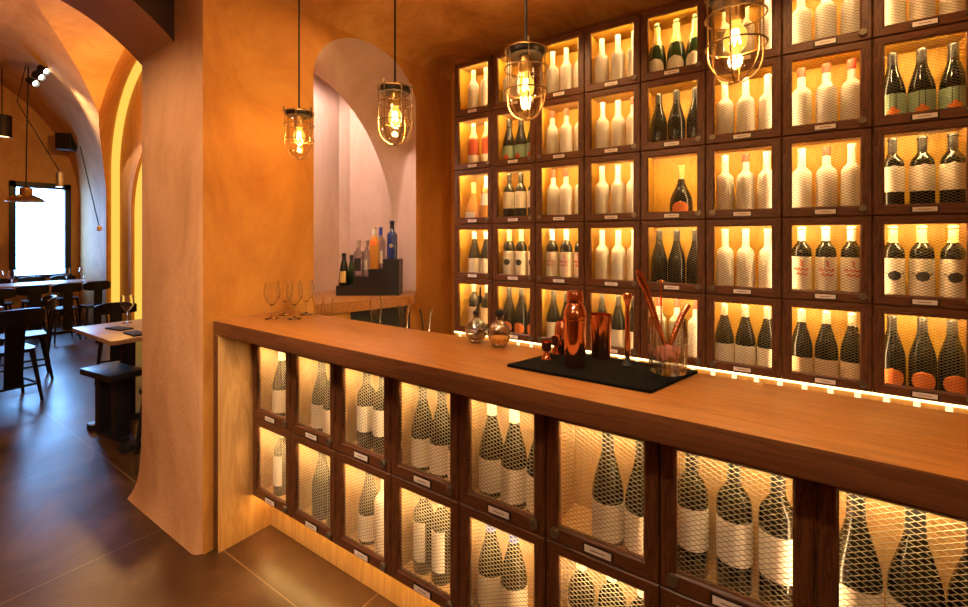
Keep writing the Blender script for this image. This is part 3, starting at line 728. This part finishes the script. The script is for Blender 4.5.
# bar mat and tools
qa, qb, qc = at_z(507, 367, BT), at_z(651, 394, BT), at_z(698, 373.5, BT); qd = qa + qc - qb
mt = MB(); mt.prism([(p_.x, p_.y) for p_ in (qa, qb, qc, qd)], BT + 0.0003, BT + 0.010, 'z')
o = tag(mt.build('bar_mat', M['rubber']), 'black rubber bar mat lying on the bar top', 'mat')
bv = o.modifiers.new('soft', 'BEVEL'); bv.width = 0.002; bv.segments = 2
ZM = BT + 0.0105
def put(px, py, data, name, label, cat, group=None):
    q = at_z(px, py, ZM); o = tag(link(name, data), label, cat, group); o.location = (q.x, q.y, ZM); return o
q = at_z(575, 366, ZM)
r = thing('cocktail_shaker', 'copper cocktail shaker with capped lid on black mat', 'shaker', (q.x, q.y, ZM))
MB().lathe([(0, 0), (0.030, 0), (0.032, 0.003), (0.036, 0.09), (0.037, 0.150), (0.0372, 0.152), (0, 0.152)], 32).build('shaker_body', M['copper'], r)
MB().lathe([(0.0375, 0.1525), (0.0385, 0.155), (0.037, 0.175), (0.030, 0.195), (0.0255, 0.203), (0.0255, 0.206), (0, 0.206)], 32).build('strainer_top', M['copper'], r)
MB().lathe([(0, 0.2065), (0.027, 0.2065), (0.028, 0.209), (0.0265, 0.236), (0.024, 0.243), (0, 0.245)], 32).build('cap', M['copper'], r)
q = at_z(559, 355.5, ZM)
def cup(h, r0, r1, n=28, t=0.0015): return [(0, 0), (r0, 0), (r0 + .0006, 0.002), (r1, h), (r1 - t, h), (r0 - t, 0.004), (0, 0.004)]
tin = MB().lathe(cup(0.150, 0.031, 0.037), 32).mesh('mixing_tin', M['copper'])
o = tag(link('mixing_tin', tin), 'straight copper mixing tin standing just behind the capped shaker', 'mixing tin', 'copper mixing tins'); q = at_z(601, 357.5, ZM); o.location = (q.x, q.y, ZM)
tin2 = MB().lathe([(0, 0), (0.026, 0), (0.028, 0.003), (0.033, 0.06), (0.030, 0.10), (0.022, 0.115), (0.0205, 0.115), (0.028, 0.098), (0.031, 0.06), (0, 0.006)], 32).mesh('mixing_tin', M['copper'])
q = at_z(563.5, 352.5, ZM); o = tag(link('mixing_tin', tin2), 'rounded copper cup half hidden by shaker, beside the jiggers', 'cup'); o.location = (q.x, q.y, ZM)
def jigger(px, py, label):
    q = at_z(px, py, ZM); r = thing('jigger', label, 'jigger', (q.x, q.y, ZM), 0, 'jiggers on the bar mat')
    MB().lathe([(0, 0.018), (0.006, 0.018), (0.017, 0.0), (0.0182, 0.0), (0.0085, 0.022), (0.0085, 0.026), (0.0150, 0.030), (0.0178, 0.058), (0.0165, 0.058), (0.0135, 0.031), (0, 0.029)], 24).build('lower_cup', M['copper'], r)
    MB().lathe([(0.0152, 0.0302), (0.0160, 0.0302), (0.0186, 0.0575), (0.0178, 0.0585)], 24).build('dark_band', M['copper_in'], r)
jigger(546.5, 358.5, 'small copper jigger at the front left of the mat'); jigger(556, 353, 'small copper jigger just behind the front one')
q = at_z(627.5, 366, ZM); r = thing('muddler', 'upright copper muddler with ball end and black foot on mat', 'muddler', (q.x, q.y, ZM))
MB().lathe([(0, 0), (0.016, 0), (0.017, 0.004), (0.014, 0.010), (0.008, 0.018), (0.0078, 0.032), (0, 0.032)], 20).build('foot', M['black'], r)
MB().lathe([(0, 0.0325), (0.0085, 0.0325), (0.0095, 0.06), (0.0075, 0.12), (0.0065, 0.190), (0.0085, 0.205), (0.0135, 0.216), (0.0150, 0.226), (0.0125, 0.236), (0, 0.241)], 20).build('shaft', M['copper'], r)
# mixing glass
q = at_z(667.5, 372.5, ZM); jar = thing('mixing_glass', 'cut crystal mixing glass on mat holding copper tools', 'mixing glass', (q.x, q.y, ZM)); jq = q
gl = MB(); nn_ = 48; H_ = 0.168; vs, fs = [], []
pr = [(0.0465, 0.0), (0.0505, 0.004), (0.0520, 0.012), (0.0530, 0.11), (0.0535, 0.118), (0.0540, H_), (0.0515, H_), (0.0500, 0.05), (0.0470, 0.020)]
for k_, (rr_, z) in enumerate(pr):
    for i in range(nn_):
        cut_ = 0.0030 * (1 if i % 2 else -0.6) if 1 <= k_ <= 4 else 0
        an = 2 * PI * i / nn_; vs.append(((rr_ + cut_) * math.cos(an), (rr_ + cut_) * math.sin(an), z))
for k_ in range(len(pr) - 1):
    for i in range(nn_): fs.append((k_ * nn_ + i, k_ * nn_ + (i + 1) % nn_, (k_ + 1) * nn_ + (i + 1) % nn_, (k_ + 1) * nn_ + i))
fs.append(list(range(nn_))[::-1]); fs.append([(len(pr) - 1) * nn_ + i for i in range(nn_)])
gl.add(vs, fs); gl.s = [False] * len(gl.s); gl.build('glass_body', M['crystal'], jar)
ice = MB(); rr = random.Random(3)
for i in range(26):
    rad = rr.uniform(0, 0.030); an = rr.uniform(0, 2 * PI); c0 = Vector((rad * math.cos(an), rad * math.sin(an), rr.uniform(0.034, 0.075)))
    mt_ = Matrix.Translation(c0) @ Matrix.Rotation(rr.uniform(0, 3), 4, Vector((rr.random(), rr.random(), rr.random() + .1)).normalized())
    s_ = 0.008 + 0.005 * rr.random(); ice.box((-s_, -s_, -s_), (s_, s_, s_), 0.002, 0, mt_)
o = tag(ice.build('crushed_ice', M['pink_ice']), 'pink crushed ice heaped inside the crystal mixing glass', 'ice'); o['kind'] = 'stuff'; o.location = (jq.x, jq.y, ZM)
dj = (jq.xy.length and ((-SA) * jq.x + CA * jq.y))
def rod(name, label, pts, radii, extra=None):
    P_ = [at_d(px, py, dj + dd) for px, py, dd in pts]; m = MB(); m.tube(P_, radii, 10)
    if extra: extra(m, P_)
    o = tag(m.build(name, M['copper']), label, name.split('_')[-1]); return o
rod('copper_muddler', 'thick copper muddler leaning out of mixing glass towards the shakers', [(638, 270, -0.01), (640.5, 277, -0.008), (646, 290, 0), (655, 318, 0), (666, 347, 0.01)], [0.007, 0.012, 0.010, 0.009, 0.007])
rod('copper_tongs', 'short copper tongs leaning right in the mixing glass', [(688.5, 304.5, 0.0), (680.5, 318, 0.0), (670, 345, -0.005)], [0.0085, 0.0095, 0.008])
rod('copper_barspoon', 'thin copper bar spoon standing upright in mixing glass', [(661, 281, 0.03), (661, 310, 0.03), (662, 345, 0.02)], [0.0022, 0.0022, 0.0022],
    lambda m, P_: m.lathe([(0, -0.004), (0.010, -0.003), (0.012, 0.0), (0.004, 0.004), (0, 0.006)], 16, c=P_[0]))

# ---------------------------------------------------------------- niche counter, bottle stand
nc = thing('niche_counter', 'small wooden counter with dark cupboard below, built into the wall niche', 'counter', (0, 0, 0))
poly = [(-3.04, 1.73), (-2.50, 1.73), (-2.44, 1.90), (-2.29, 2.45), (-2.30, 2.50), (-2.43, 2.64), (-2.70, 2.64), (-3.04, 2.48)]
MB().prism(poly, 1.106, 1.178, 'z').build('counter_top', M['bar_top'], nc)
MB().prism([(-2.434, 2.0), (-2.33, 2.42), (-2.36, 2.50), (-2.434, 2.58)], 0.0, 1.105, 'z').build('cupboard', M['black'], nc)
stp = [(336, 353, .079), (353, 368, .148), (368, 383, .205), (383, 399, .278)]
P0, P1 = at_z(336, 295.7, 1.178), at_z(399, 295.7, 1.178)
ux = (P1 - P0).normalized(); L_ = (P1 - P0).length; ang = math.atan2(ux.y, ux.x)
st = thing('bottle_stand', 'black stepped wooden stand carrying spirit bottles on the niche counter', 'stand', (P0.x, P0.y, 1.1785), ang)
poly = [(0, 0), (L_, 0)]; xs = [0, .27, .51, .745, 1.0]; hs = [.072, .138, .195, .268]
pts = []
for i in range(3, -1, -1): pts += [(xs[i + 1] * L_, hs[i]), (xs[i] * L_, hs[i])]
MB().prism([(0, 0), (L_, 0)] + pts, 0.0, 0.15, 'y').build('steps', M['black_wood'], st)
M['spirit'] = thin_glass('clear_spirit_bottle', (0.72, 0.72, 0.76), 0.16)
def spirit(kind, glass, x, y, step, label, lab=None, cap='foil_black', scale=1.0):
    wp = Matrix.Translation(st.location) @ Matrix.Rotation(ang, 4, 'Z') @ Vector((x * L_, y, hs[step] + 0.0005))
    pf = [(r_ * scale, z * scale) for r_, z in prof(kind)]
    r = thing('spirit_bottle', label, 'bottle', wp, ang, 'spirit bottles on the niche stand')
    MB().lathe(pf, 20).build('glass_body', M[glass], r)
    top = pf[-1][1]; z0 = top * 0.80
    MB().lathe([(rad_at(pf, z) + 0.0011, z) for z in [z0 + (top - 0.004 - z0) * i / 5 for i in range(6)]] + [(0.005, top + 0.001), (0, top + 0.001)], 16).build('cap', M[cap], r)
    if lab:
        m = MB(); patch(m, pf, lab[0], lab[2] * scale, lab[3] * scale, lab[4] * scale, nz=8); m.build('paper_label', M[lab[1]], r)
spirit('cone', 'dark_glass', 0.10, 0.040, 0, 'dark cone-shaped liqueur bottle with amber label on the lowest step', ('rect', 'foil_gold', 0.07, 0.05, 0.09), 'foil_black', 0.93)
spirit('cone', 'green_glass', 0.175, 0.118, 0, 'dark green bottle tucked behind the cone-shaped one on lowest step', None, 'foil_black', 0.86)
spirit('square_shoulder', 'spirit', 0.335, 0.040, 1, 'clear gin bottle with dark label on second step, left one', ('rect', 'ink_black', 0.095, 0.055, 0.10), 'foil_silver', 0.95)
spirit('square_shoulder', 'spirit', 0.425, 0.108, 1, 'clear gin bottle on second step, right one beside its twin', ('rect', 'white_label', 0.09, 0.03, 0.08), 'foil_silver', 0.95)
spirit('bordeaux', 'amber_glass', 0.590, 0.040, 2, 'amber bottle with round orange label on third step', ('disc', 'orange', 0.225, 0.06, 0.06), 'foil_white', 0.86)
spirit('bordeaux', 'spirit', 0.655, 0.112, 2, 'clear vodka bottle with blue cap on third step', ('rect', 'white_label', 0.10, 0.05, 0.11), 'foil_blue', 0.86)
spirit('square_shoulder', 'blue_glass', 0.865, 0.06, 3, 'deep blue gin bottle on the highest step', ('disc', 'steel', 0.10, 0.030, 0.03), 'foil_black', 1.0)

# ---------------------------------------------------------------- caged pendants over the bar
def pendant_proto(x, label):
    zb = 2.012; r = thing('cage_pendant', label, 'pendant lamp', (x, 1.40, zb), 0, 'caged pendants over the bar')
    top = 0.240
    MB().lathe([(0, top + 0.028), (0.016, top + 0.028), (0.020, top + 0.020), (0.062, top + 0.018), (0.066, top + 0.014), (0.066, top - 0.002), (0.060, top - 0.010), (0, top - 0.010)], 32).build('cap', M['dark_metal'], r)
    MB().lathe([(0, top - 0.011), (0.024, top - 0.011), (0.024, top - 0.060), (0.018, top - 0.068), (0, top - 0.068)], 20).build('socket', M['brass'], r)
    cg = MB(); Rc = 0.072
    prof_c = [(Rc, top + 0.016), (Rc, 0.085)] + [(Rc * math.cos(t), 0.085 - 0.080 * math.sin(t)) for t in [PI / 2 * i / 10 for i in range(1, 11)]]
    for k_ in range(6):
        an = 2 * PI * k_ / 6 + 0.25
        cg.tube([(max(rr_, 0.0015) * math.cos(an), max(rr_, 0.0015) * math.sin(an), z) for rr_, z in prof_c], 0.0022, 6)
    for z in (top + 0.010, 0.185, 0.105): cg.tube([((Rc + .003) * math.cos(2 * PI * i / 36), (Rc + .003) * math.sin(2 * PI * i / 36), z) for i in range(36)], 0.0026, 6, closed=True)
    for k_ in range(3):
        an = 2 * PI * k_ / 3 + 0.25; cg.lathe([(0, 0), (0.006, 0), (0.006, 0.018), (0, 0.020)], 10, c=((Rc + .004) * math.cos(an), (Rc + .004) * math.sin(an), top + 0.012))
    cg.build('cage', M['cage'], r)
    g = [(0.056, top - 0.012), (0.060, top - 0.04), (0.060, 0.085)] + [(0.060 * math.cos(t), 0.085 - 0.066 * math.sin(t)) for t in [PI / 2 * i / 9 for i in range(1, 10)]]
    g[-1] = (0, g[-1][1])
    MB().lathe(g, 32).build('glass_jar', M['lamp_glass'], r)
    b_ = MB().lathe([(0.013, top - 0.064), (0.015, top - 0.074), (0.028, 0.140), (0.030, 0.122), (0.025, 0.100), (0.012, 0.088), (0, 0.086)], 20).build('bulb', M['bulb'], r)
    f_ = MB()
    for k_ in range(4):
        an = PI / 2 * k_; f_.tube([(0.006 * math.cos(an), 0.006 * math.sin(an), 0.150), (0.012 * math.cos(an), 0.014 * math.sin(an), 0.112), (0.006 * math.cos(an + .8), 0.006 * math.sin(an + .8), 0.150)], 0.0030, 6)
    f_.build('filament', M['filament'], b_)
    MB().tube([(0, 0, top + 0.026), (0, 0, CEIL - zb - 0.034)], 0.0045, 8).build('cord', M['black'], r)
    MB().lathe([(0, CEIL - zb - 0.03), (0.05, CEIL - zb - 0.03), (0.055, CEIL - zb - 0.015), (0, CEIL - zb - 0.015)], 24).build('ceiling_rose', M['dark_metal'], r)
    return r
PX = [-2.11, -1.41, -0.762, -0.111]
pl = [pendant_proto(PX[0], 'caged glass pendant over the bar nearest the pier')]
for x, lb in ((PX[1], 'caged glass pendant hanging in front of the arched niche'), (PX[2], 'caged glass pendant in front of the third cabinet column'), (PX[3], 'caged glass pendant largest in view, cut by the top edge')):
    pl.append(copy_tree(pl[0], (x, 1.40, 2.012), 0, lb))
for o, z in zip(pl, (2.011, 2.006, 2.020, 2.026)): o.location.z = z
pl[1].rotation_euler.z = 0.4; pl[2].rotation_euler.z = 0.9; pl[3].rotation_euler.z = 0.2

# ---------------------------------------------------------------- restaurant furniture
def chair_proto(label):
    r = thing('dining_chair', label, 'chair', (0, 0, 0), 0, 'black dining chairs')      # faces +y, backrest at -y
    W_, SZ = 0.44, 0.52
    s_ = MB(); poly = [(-W_ / 2 + .05, -0.2), (W_ / 2 - .05, -0.2), (W_ / 2 - .01, -0.1), (W_ / 2, 0.16), (W_ / 2 - .05, 0.22), (-W_ / 2 + .05, 0.22), (-W_ / 2, 0.16), (-W_ / 2 + .01, -0.1)]
    s_.prism(poly, SZ - 0.035, SZ, 'z'); s_.build('seat', M['black_wood'], r)
    bk = MB(); n_ = 14; vs, fs = [], []
    for i in range(n_ + 1):
        u = 2 * i / n_ - 1; x = u * 0.25; y = -0.285 + 0.085 * u * u
        zt = 0.925 - 0.03 * abs(u) ** 4; zb = 0.775 + 0.02 * abs(u) ** 4
        vs += [(x, y - 0.013, zb), (x, y - 0.013 - 0.01, zt), (x, y + 0.013 - 0.01, zt), (x, y + 0.013, zb)]
    for i in range(n_):
        for k_ in range(4): fs.append((i * 4 + k_, i * 4 + (k_ + 1) % 4, i * 4 + 4 + (k_ + 1) % 4, i * 4 + 4 + k_))
    fs += [(0, 1, 2, 3), tuple(n_ * 4 + k_ for k_ in (3, 2, 1, 0))]
    bk.add(vs, fs, 0, False); bk.build('backrest', M['black_wood'], r)
    sp = MB(); vs = [(-.075, -.270, .80), (.075, -.270, .80), (.075, -.292, .80), (-.075, -.292, .80), (-.07, -.20, .16), (.07, -.20, .16), (.07, -.222, .16), (-.07, -.222, .16)]
    sp.add(vs, [(0, 1, 2, 3), (4, 7, 6, 5), (0, 4, 5, 1), (1, 5, 6, 2), (2, 6, 7, 3), (3, 7, 4, 0)]); sp.build('back_splat', M['black_wood'], r)
    for sx in (-1, 1):
        for fy, ty in ((0.19, 0.24), (-0.17, -0.25)):
            MB().tube([(sx * 0.16, fy, SZ - 0.03), (sx * 0.215, ty, 0.0)], [0.024, 0.014], 10).build('leg', M['black_wood'], r)
    stt = MB()
    stt.tube([(-0.195, -0.222, 0.17), (0.195, -0.222, 0.17)], 0.012, 8)
    for sx in (-1, 1): stt.tube([(sx * 0.195, -0.225, 0.17), (sx * 0.195, 0.218, 0.17)], 0.012, 8)
    stt.build('stretcher', M['black_wood'], r)
    return r
GC = 'black dining chairs in the restaurant'
ch = chair_proto('black dining chair nearest the left edge, back turned to the viewer'); ch['group'] = GC
ch.location = (-6.30, 1.00, 0); ch.rotation_euler.z = PI / 2 + 0.12; ch.scale = (0.92, 0.92, 1)        # faces -x
FAR, SMALL = (0.70, 0.85, 0.98), (0.78, 0.85, 0.90)
for (x, y, rz, sc_, lb) in [(-7.12, 1.27, PI - 0.12, (0.9, 0.9, 1), 'black chair at the near left table, seen from its side'),
                       (-9.15, 1.36, PI / 2, FAR, 'black chair at the long far table, closest to left edge'),
                       (-9.42, 1.755, PI / 2, FAR, 'second black chair from left in row at the far table'),
                       (-9.40, 2.13, PI / 2, FAR, 'third black chair from left in row at far table'),
                       (-9.42, 2.50, PI / 2, FAR, 'fourth black chair in the row at far table, next to the side wall'),
                       (-10.95, 1.66, -PI / 2, FAR, 'black chair beyond the far table facing us, furthest left'),
                       (-10.95, 2.10, -PI / 2, FAR, 'black chair beyond the far table facing us, below the window'),
                       (-10.95, 2.52, -PI / 2, FAR, 'black chair beyond the far table facing us, by the window corner'),
                       (-6.40, 1.90, -PI / 2 - 0.3, SMALL, 'black chair showing its back above the far end of the right-hand table'),
                       (-5.98, 2.32, -PI / 2 - 0.3, SMALL, 'black chair behind the right-hand table under the glowing strip'),
                       (-3.78, 1.50, PI / 2, (0.9, 0.9, 0.95), 'black chair at right-hand table half hidden by the pier')]:
    o = copy_tree(ch, (x, y, 0), rz, lb, GC); o.scale = sc_
def table(x0, x1, y0, y1, label, inset=0.22):
    r = thing('dining_table', label, 'table', ((x0 + x1) / 2, (y0 + y1) / 2, 0), 0, 'restaurant tables')
    hx, hy = (x1 - x0) / 2, (y1 - y0) / 2
    MB().box((-hx, -hy, 0.825), (hx, hy, 0.86), 0.006).build('tabletop', M['table_wood'], r)
    for sx in (-1, 1):
        MB().box((sx * (hx - inset) - .045, -.045, .05), (sx * (hx - inset) + .045, .045, .825), 0.005).build('leg', M['black_wood'], r)
        MB().box((sx * (hx - inset) - .05, -hy + .08, 0), (sx * (hx - inset) + .05, hy - .08, .05), 0.008).build('foot', M['black_wood'], r)
    return r
table(-4.91, -4.02, 1.165, 1.86, 'wooden dining table near the pier laid with one wine glass', 0.10)
table(-7.80, -6.98, 0.35, 1.10, 'wooden dining table at the left edge behind the nearest chair')
table(-10.50, -9.85, 1.20, 2.72, 'long pale dining table below the bright window')
bn = thing('bench', 'low black bench tucked under the table near the pier', 'bench', (-4.50, 1.315, 0), 0.12)
MB().box((-.24, -.12, .50), (.24, .12, .55), 0.006).build('seat', M['black_wood'], bn)
for sx in (-1, 1): MB().box((sx * .13 - .035, -.05, .03), (sx * .13 + .035, .05, .50), 0.004).build('leg', M['black_wood'], bn)
MB().box((-.20, -.03, 0), (.20, .03, .03), 0.004).build('foot_rail', M['black_wood'], bn)
wg = stem_glass(0.24, 0.052).mesh('wine_glass', M['glass'])
for (x, y, z, lb) in [(-4.78, 1.50, 0.86, 'wine glass on the dining table near the pier'),
                      (-10.0, 1.52, 0.86, 'wine glass on far table nearest the left edge'), (-9.97, 1.66, 0.86, 'wine glass on far table second from left edge'),
                      (-10.0, 2.30, 0.86, 'wine glass on the far table below window middle'), (-10.0, 2.52, 0.86, 'wine glass on far table by the side wall')]:
    o = tag(link('wine_glass', wg), lb, 'glass', 'wine glasses on restaurant tables'); o.location = (x, y, z + 0.0005)
q = MB().box((-.11, -.045, 0), (.11, .045, .012), 0.004).mesh('folded_napkin', M['napkin'])
for (x, y, rz, lb) in [(-4.50, 1.36, 0.2, 'dark folded napkin beside the wine glass'), (-4.17, 1.36, 0.0, 'dark folded napkin at the near corner of the table by the pier')]:
    o = tag(link('folded_napkin', q), lb, 'napkin', 'napkins'); o.location = (x, y, 0.8605); o.rotation_euler.z = rz
# hanging shade lamp with swagged cord and counterweight
LD = 7.06
q = at_d(26, 202, LD); hk = at_d(29, 52, LD)
lp = thing('shade_pendant', 'brass dome pendant lamp hanging in front of the bright window', 'pendant lamp', (q.x, q.y, q.z))
MB().lathe([(0.235, 0), (0.24, 0.004), (0.19, 0.06), (0.11, 0.105), (0.07, 0.12), (0.068, 0.12), (0.105, 0.10), (0.185, 0.055), (0.23, 0.0)], 32, close=True).build('shade', M['brass'], lp)
MB().lathe([(0, 0.12), (0.075, 0.12), (0.08, 0.13), (0.075, 0.22), (0.02, 0.235), (0, 0.235)], 20).build('socket', M['brass'], lp)
MB().lathe([(0, 0.035), (0.045, 0.05), (0.05, 0.08), (0.02, 0.119), (0, 0.119)], 16).build('bulb', M['lamp_glow'], lp)
def rel(px, py, d=LD): return at_d(px, py, d) - lp.location
MB().tube([(0, 0, 0.23), rel(26.5, 150), rel(28.8, 52)], 0.009, 6).build('cord', M['black'], lp)
MB().tube([rel(29, 52), rel(17, 102), rel(60, 172)], 0.007, 6).build('swag_cord', M['black'], lp)
w0 = rel(59.5, 187); MB().lathe([(0, 0), (0.045, 0), (0.045, 0.22), (0.012, 0.25), (0, 0.25)], 16, c=w0).build('counterweight', M['steel'], lp)
MB().lathe([(0, -0.02), (0.05, -0.02), (0.05, 0.05), (0, 0.06)], 12, c=rel(29, 49)).build('ceiling_hook', M['black'], lp)
m = MB(); m.tube([at_d(80, 146, 7.4), at_d(99, 226, 7.4)], 0.008, 6)
sw = thing('pull_cord', 'thin black pull cord ending in a pale knob by the side wall', 'cord', (0, 0, 0)); m.build('cord', M['black'], sw)
MB().lathe([(0, 0), (0.035, 0.01), (0.035, 0.07), (0.012, 0.09), (0, 0.09)], 12, c=at_d(99.3, 231, 7.4)).build('knob', M['card'], sw)
# triple spot on the vault
tr = thing('spotlight_bar', 'black spotlight bar with small heads on the vault ceiling', 'spotlight', (0, 0, 0))
P = [at_d(px, py, 6.9) for px, py in ((33, 82), (39, 76), (44, 70), (49, 65))]
MB().tube([P[0] + Vector((0, 0, .08)), P[3] + Vector((0, 0, .08))], 0.03, 8).build('rail', M['black'], tr)
for p_ in P[:3]:
    dr = Vector((0.55, 0.35, -0.35)).normalized(); rot = dr.to_track_quat('Z', 'Y').to_matrix().to_4x4()
    hd = MB().lathe([(0, -0.07), (0.05, -0.07), (0.06, 0.06), (0.05, 0.06), (0.045, 0.02), (0, 0.02)], 16, mat=Matrix.Translation(p_) @ rot).build('lamp_head', M['black'], tr)
    MB().lathe([(0, 0.022), (0.044, 0.022), (0, 0.024)], 16, mat=Matrix.Translation(p_) @ rot).build('lamp_face', M['spot_face'], hd)
q = at_d(66, 142, 8.2); spk = thing('wall_speaker', 'black loudspeaker mounted high in the corner near the window', 'speaker', (q.x, q.y, q.z), 0.9)
MB().box((-.12, -.10, -.15), (.12, .10, .15), 0.02).build('cabinet_box', M['black'], spk); MB().box((-.02, .09, -.03), (.02, .42, .03), 0.004).build('bracket', M['black'], spk)
MB().box((-.10, -.108, -.13), (.10, -.101, .13), 0.0).build('speaker_grille', M['dark_metal'], spk)
q = at_d(2, 137, 7.4); cy = thing('drum_pendant', 'grey drum pendant lamp glowing underneath at the far left edge', 'pendant lamp', (q.x, q.y, q.z))
MB().lathe([(0.0, 0.36), (0.12, 0.36), (0.12, 0.0), (0.112, 0.0), (0.112, 0.34), (0, 0.34)], 24).build('drum_shade', M['dark_metal'], cy)
MB().lathe([(0, 0.02), (0.105, 0.02), (0, 0.03)], 20).build('lamp_face', M['lamp_glow'], cy)
MB().tube([(0, 0, 0.36), (0, 0, 4.6 - q.z)], 0.008, 6).build('cord', M['black'], cy)

# ---------------------------------------------------------------- light
def lamp(kind, name, loc, energy, col, size=0.05, rot=None, spot=None, blend=0.5, size_y=None):
    l = bpy.data.lights.new(name, kind); l.energy = energy; l.color = col
    if kind in ('POINT', 'SPOT'): l.shadow_soft_size = size
    if kind == 'SPOT': l.spot_size = math.radians(spot); l.spot_blend = blend
    if kind == 'AREA':
        l.size = size
        if size_y: l.shape = 'RECTANGLE'; l.size_y = size_y
    o = bpy.data.objects.new(name, l); C.objects.link(o); o.location = loc
    if rot is not None:
        o.rotation_euler = (Vector(rot) - Vector(loc)).to_track_quat('-Z', 'Y').to_euler()
    return o
WARM = (1.0, 0.56, 0.20)
for x in PX: lamp('POINT', 'pendant_light', (x, 1.40, 2.02 + 0.115), 19, WARM, 0.02)
N1, N2 = (1.0, 0.74, 0.46), (1.0, 0.60, 0.24)
for (x, y), tgt, e, col, sp in (((-0.9, 0.75), (-0.5, 1.35, 1.1), 45, N1, 80), ((0.45, 0.75), (0.4, 1.3, 1.1), 70, N1, 80),     # over the bar top
                                ((-0.3, -0.9), (-0.9, 1.3, 0.5), 110, N1, 75), ((-0.6, 0.15), (-2.38, 1.25, 0.5), 150, N1, 45),        # bar front, end panel
                                ((-2.45, -0.7), (-2.95, 1.08, 0.9), 210, (1.0, 0.68, 0.42), 78),                                      # added spot brightening the pier
                                ((-1.9, 0.6), (-1.9, 0.75, 0.0), 26, (1.0, 0.80, 0.58), 42),                                          # floor pool
                                ((-1.5, 2.15), (-2.44, 1.35, 1.9), 42, N2, 85), ((0.2, 2.15), (0.2, 2.78, 1.4), 30, N2, 110), ((-1.2, 2.15), (-1.2, 2.78, 1.4), 30, N2, 110)):
    lamp('SPOT', 'unseen_bar_spot', (x, y, CEIL - 0.03), e, col, 0.04, tgt, sp, 0.6)  # ceiling spots out of view, no fixtures modelled
lamp('SPOT', 'niche_downlight', (-2.86, 1.72, 2.90), 85, (1.0, 0.77, 0.66), 0.05, (-2.95, 2.15, 1.3), 140, 0.4)
lamp('POINT', 'vault_fill', (-8.0, 2.2, 3.3), 85, (1.0, 0.52, 0.14), 0.1)  # added point light that brightens the vault web, no fixture
lamp('SPOT', 'table_downlight', (-4.7, 2.45, 3.5), 150, (1.0, 0.74, 0.55), 0.04, (-3.9, 0.8, 0), 62, 0.5)
for x, y in ((-0.6, -1.3), (1.6, -0.8), (-1.1, 0.5)): lamp('POINT', 'bar_room_fill', (x, y, 2.4), 16, (1.0, 0.66, 0.34), 0.12)  # unseen point lights added as fill for bar front and ceiling
lamp('POINT', 'vault_fill', (-5.5, 0.6, 3.6), 22, (1.0, 0.62, 0.30), 0.1)  # added point light high in the vault, no fixture
for p_ in P[:2]: lamp('SPOT', 'vault_spot', p_ + Vector((0.12, 0.08, -0.08)), 60, (1.0, 0.82, 0.66), 0.03, p_ + Vector((0.25, 0.8, -0.75)), 60, 0.8)
W = bpy.data.worlds.new('sky'); bpy.context.scene.world = W; W.use_nodes = True
W.node_tree.nodes['Background'].inputs[0].default_value = (0.20, 0.47, 1.0, 1); W.node_tree.nodes['Background'].inputs[1].default_value = 48.0
o = lamp('AREA', 'window_portal', (XF - 0.28, (W1[0] + W1[1]) / 2, (W1[2] + W1[3]) / 2), 1, (1, 1, 1), W1[1] - W1[0], (0, (W1[0] + W1[1]) / 2, (W1[2] + W1[3]) / 2), size_y=W1[3] - W1[2])
o.data.cycles.is_portal = True

# ---------------------------------------------------------------- camera
cam = bpy.data.cameras.new('camera'); co = bpy.data.objects.new('camera', cam); C.objects.link(co)
co.location = (0, 0, CAM_Z); co.rotation_euler = (PI / 2, 0, YAW)
cam.sensor_width = 36; cam.lens = 36 * FPX / 968; cam.shift_y = -(303.5 - HOR) / 968
cam.clip_start = 0.05; cam.clip_end = 100

# ---------------------------------------------------------------- layout units to metres
S = Matrix.Scale(K, 4); done = set()
for o in C.objects:
    o.location = o.location * K
    if o.type == 'MESH' and o.data.name not in done: done.add(o.data.name); o.data.transform(S)
    if o.type == 'LIGHT' and o.data.name not in done:
        done.add(o.data.name); l = o.data; l.energy *= K * K
        if l.type == 'AREA': l.size *= K; l.size_y *= K
        else: l.shadow_soft_size *= K
    for md in o.modifiers:
        if md.type == 'BEVEL': md.width *= K
sc = bpy.context.scene; sc.camera = co
sc.view_settings.view_transform = 'Standard'; sc.view_settings.look = 'None'; sc.view_settings.gamma = 1; sc.view_settings.use_curve_mapping = False
sc.view_settings.exposure = 0.0
sc.cycles.use_denoising = True; sc.cycles.max_bounces = 10; sc.cycles.transparent_max_bounces = 16; sc.cycles.sample_clamp_indirect = 6
sc.cycles.caustics_reflective = False; sc.cycles.caustics_refractive = False
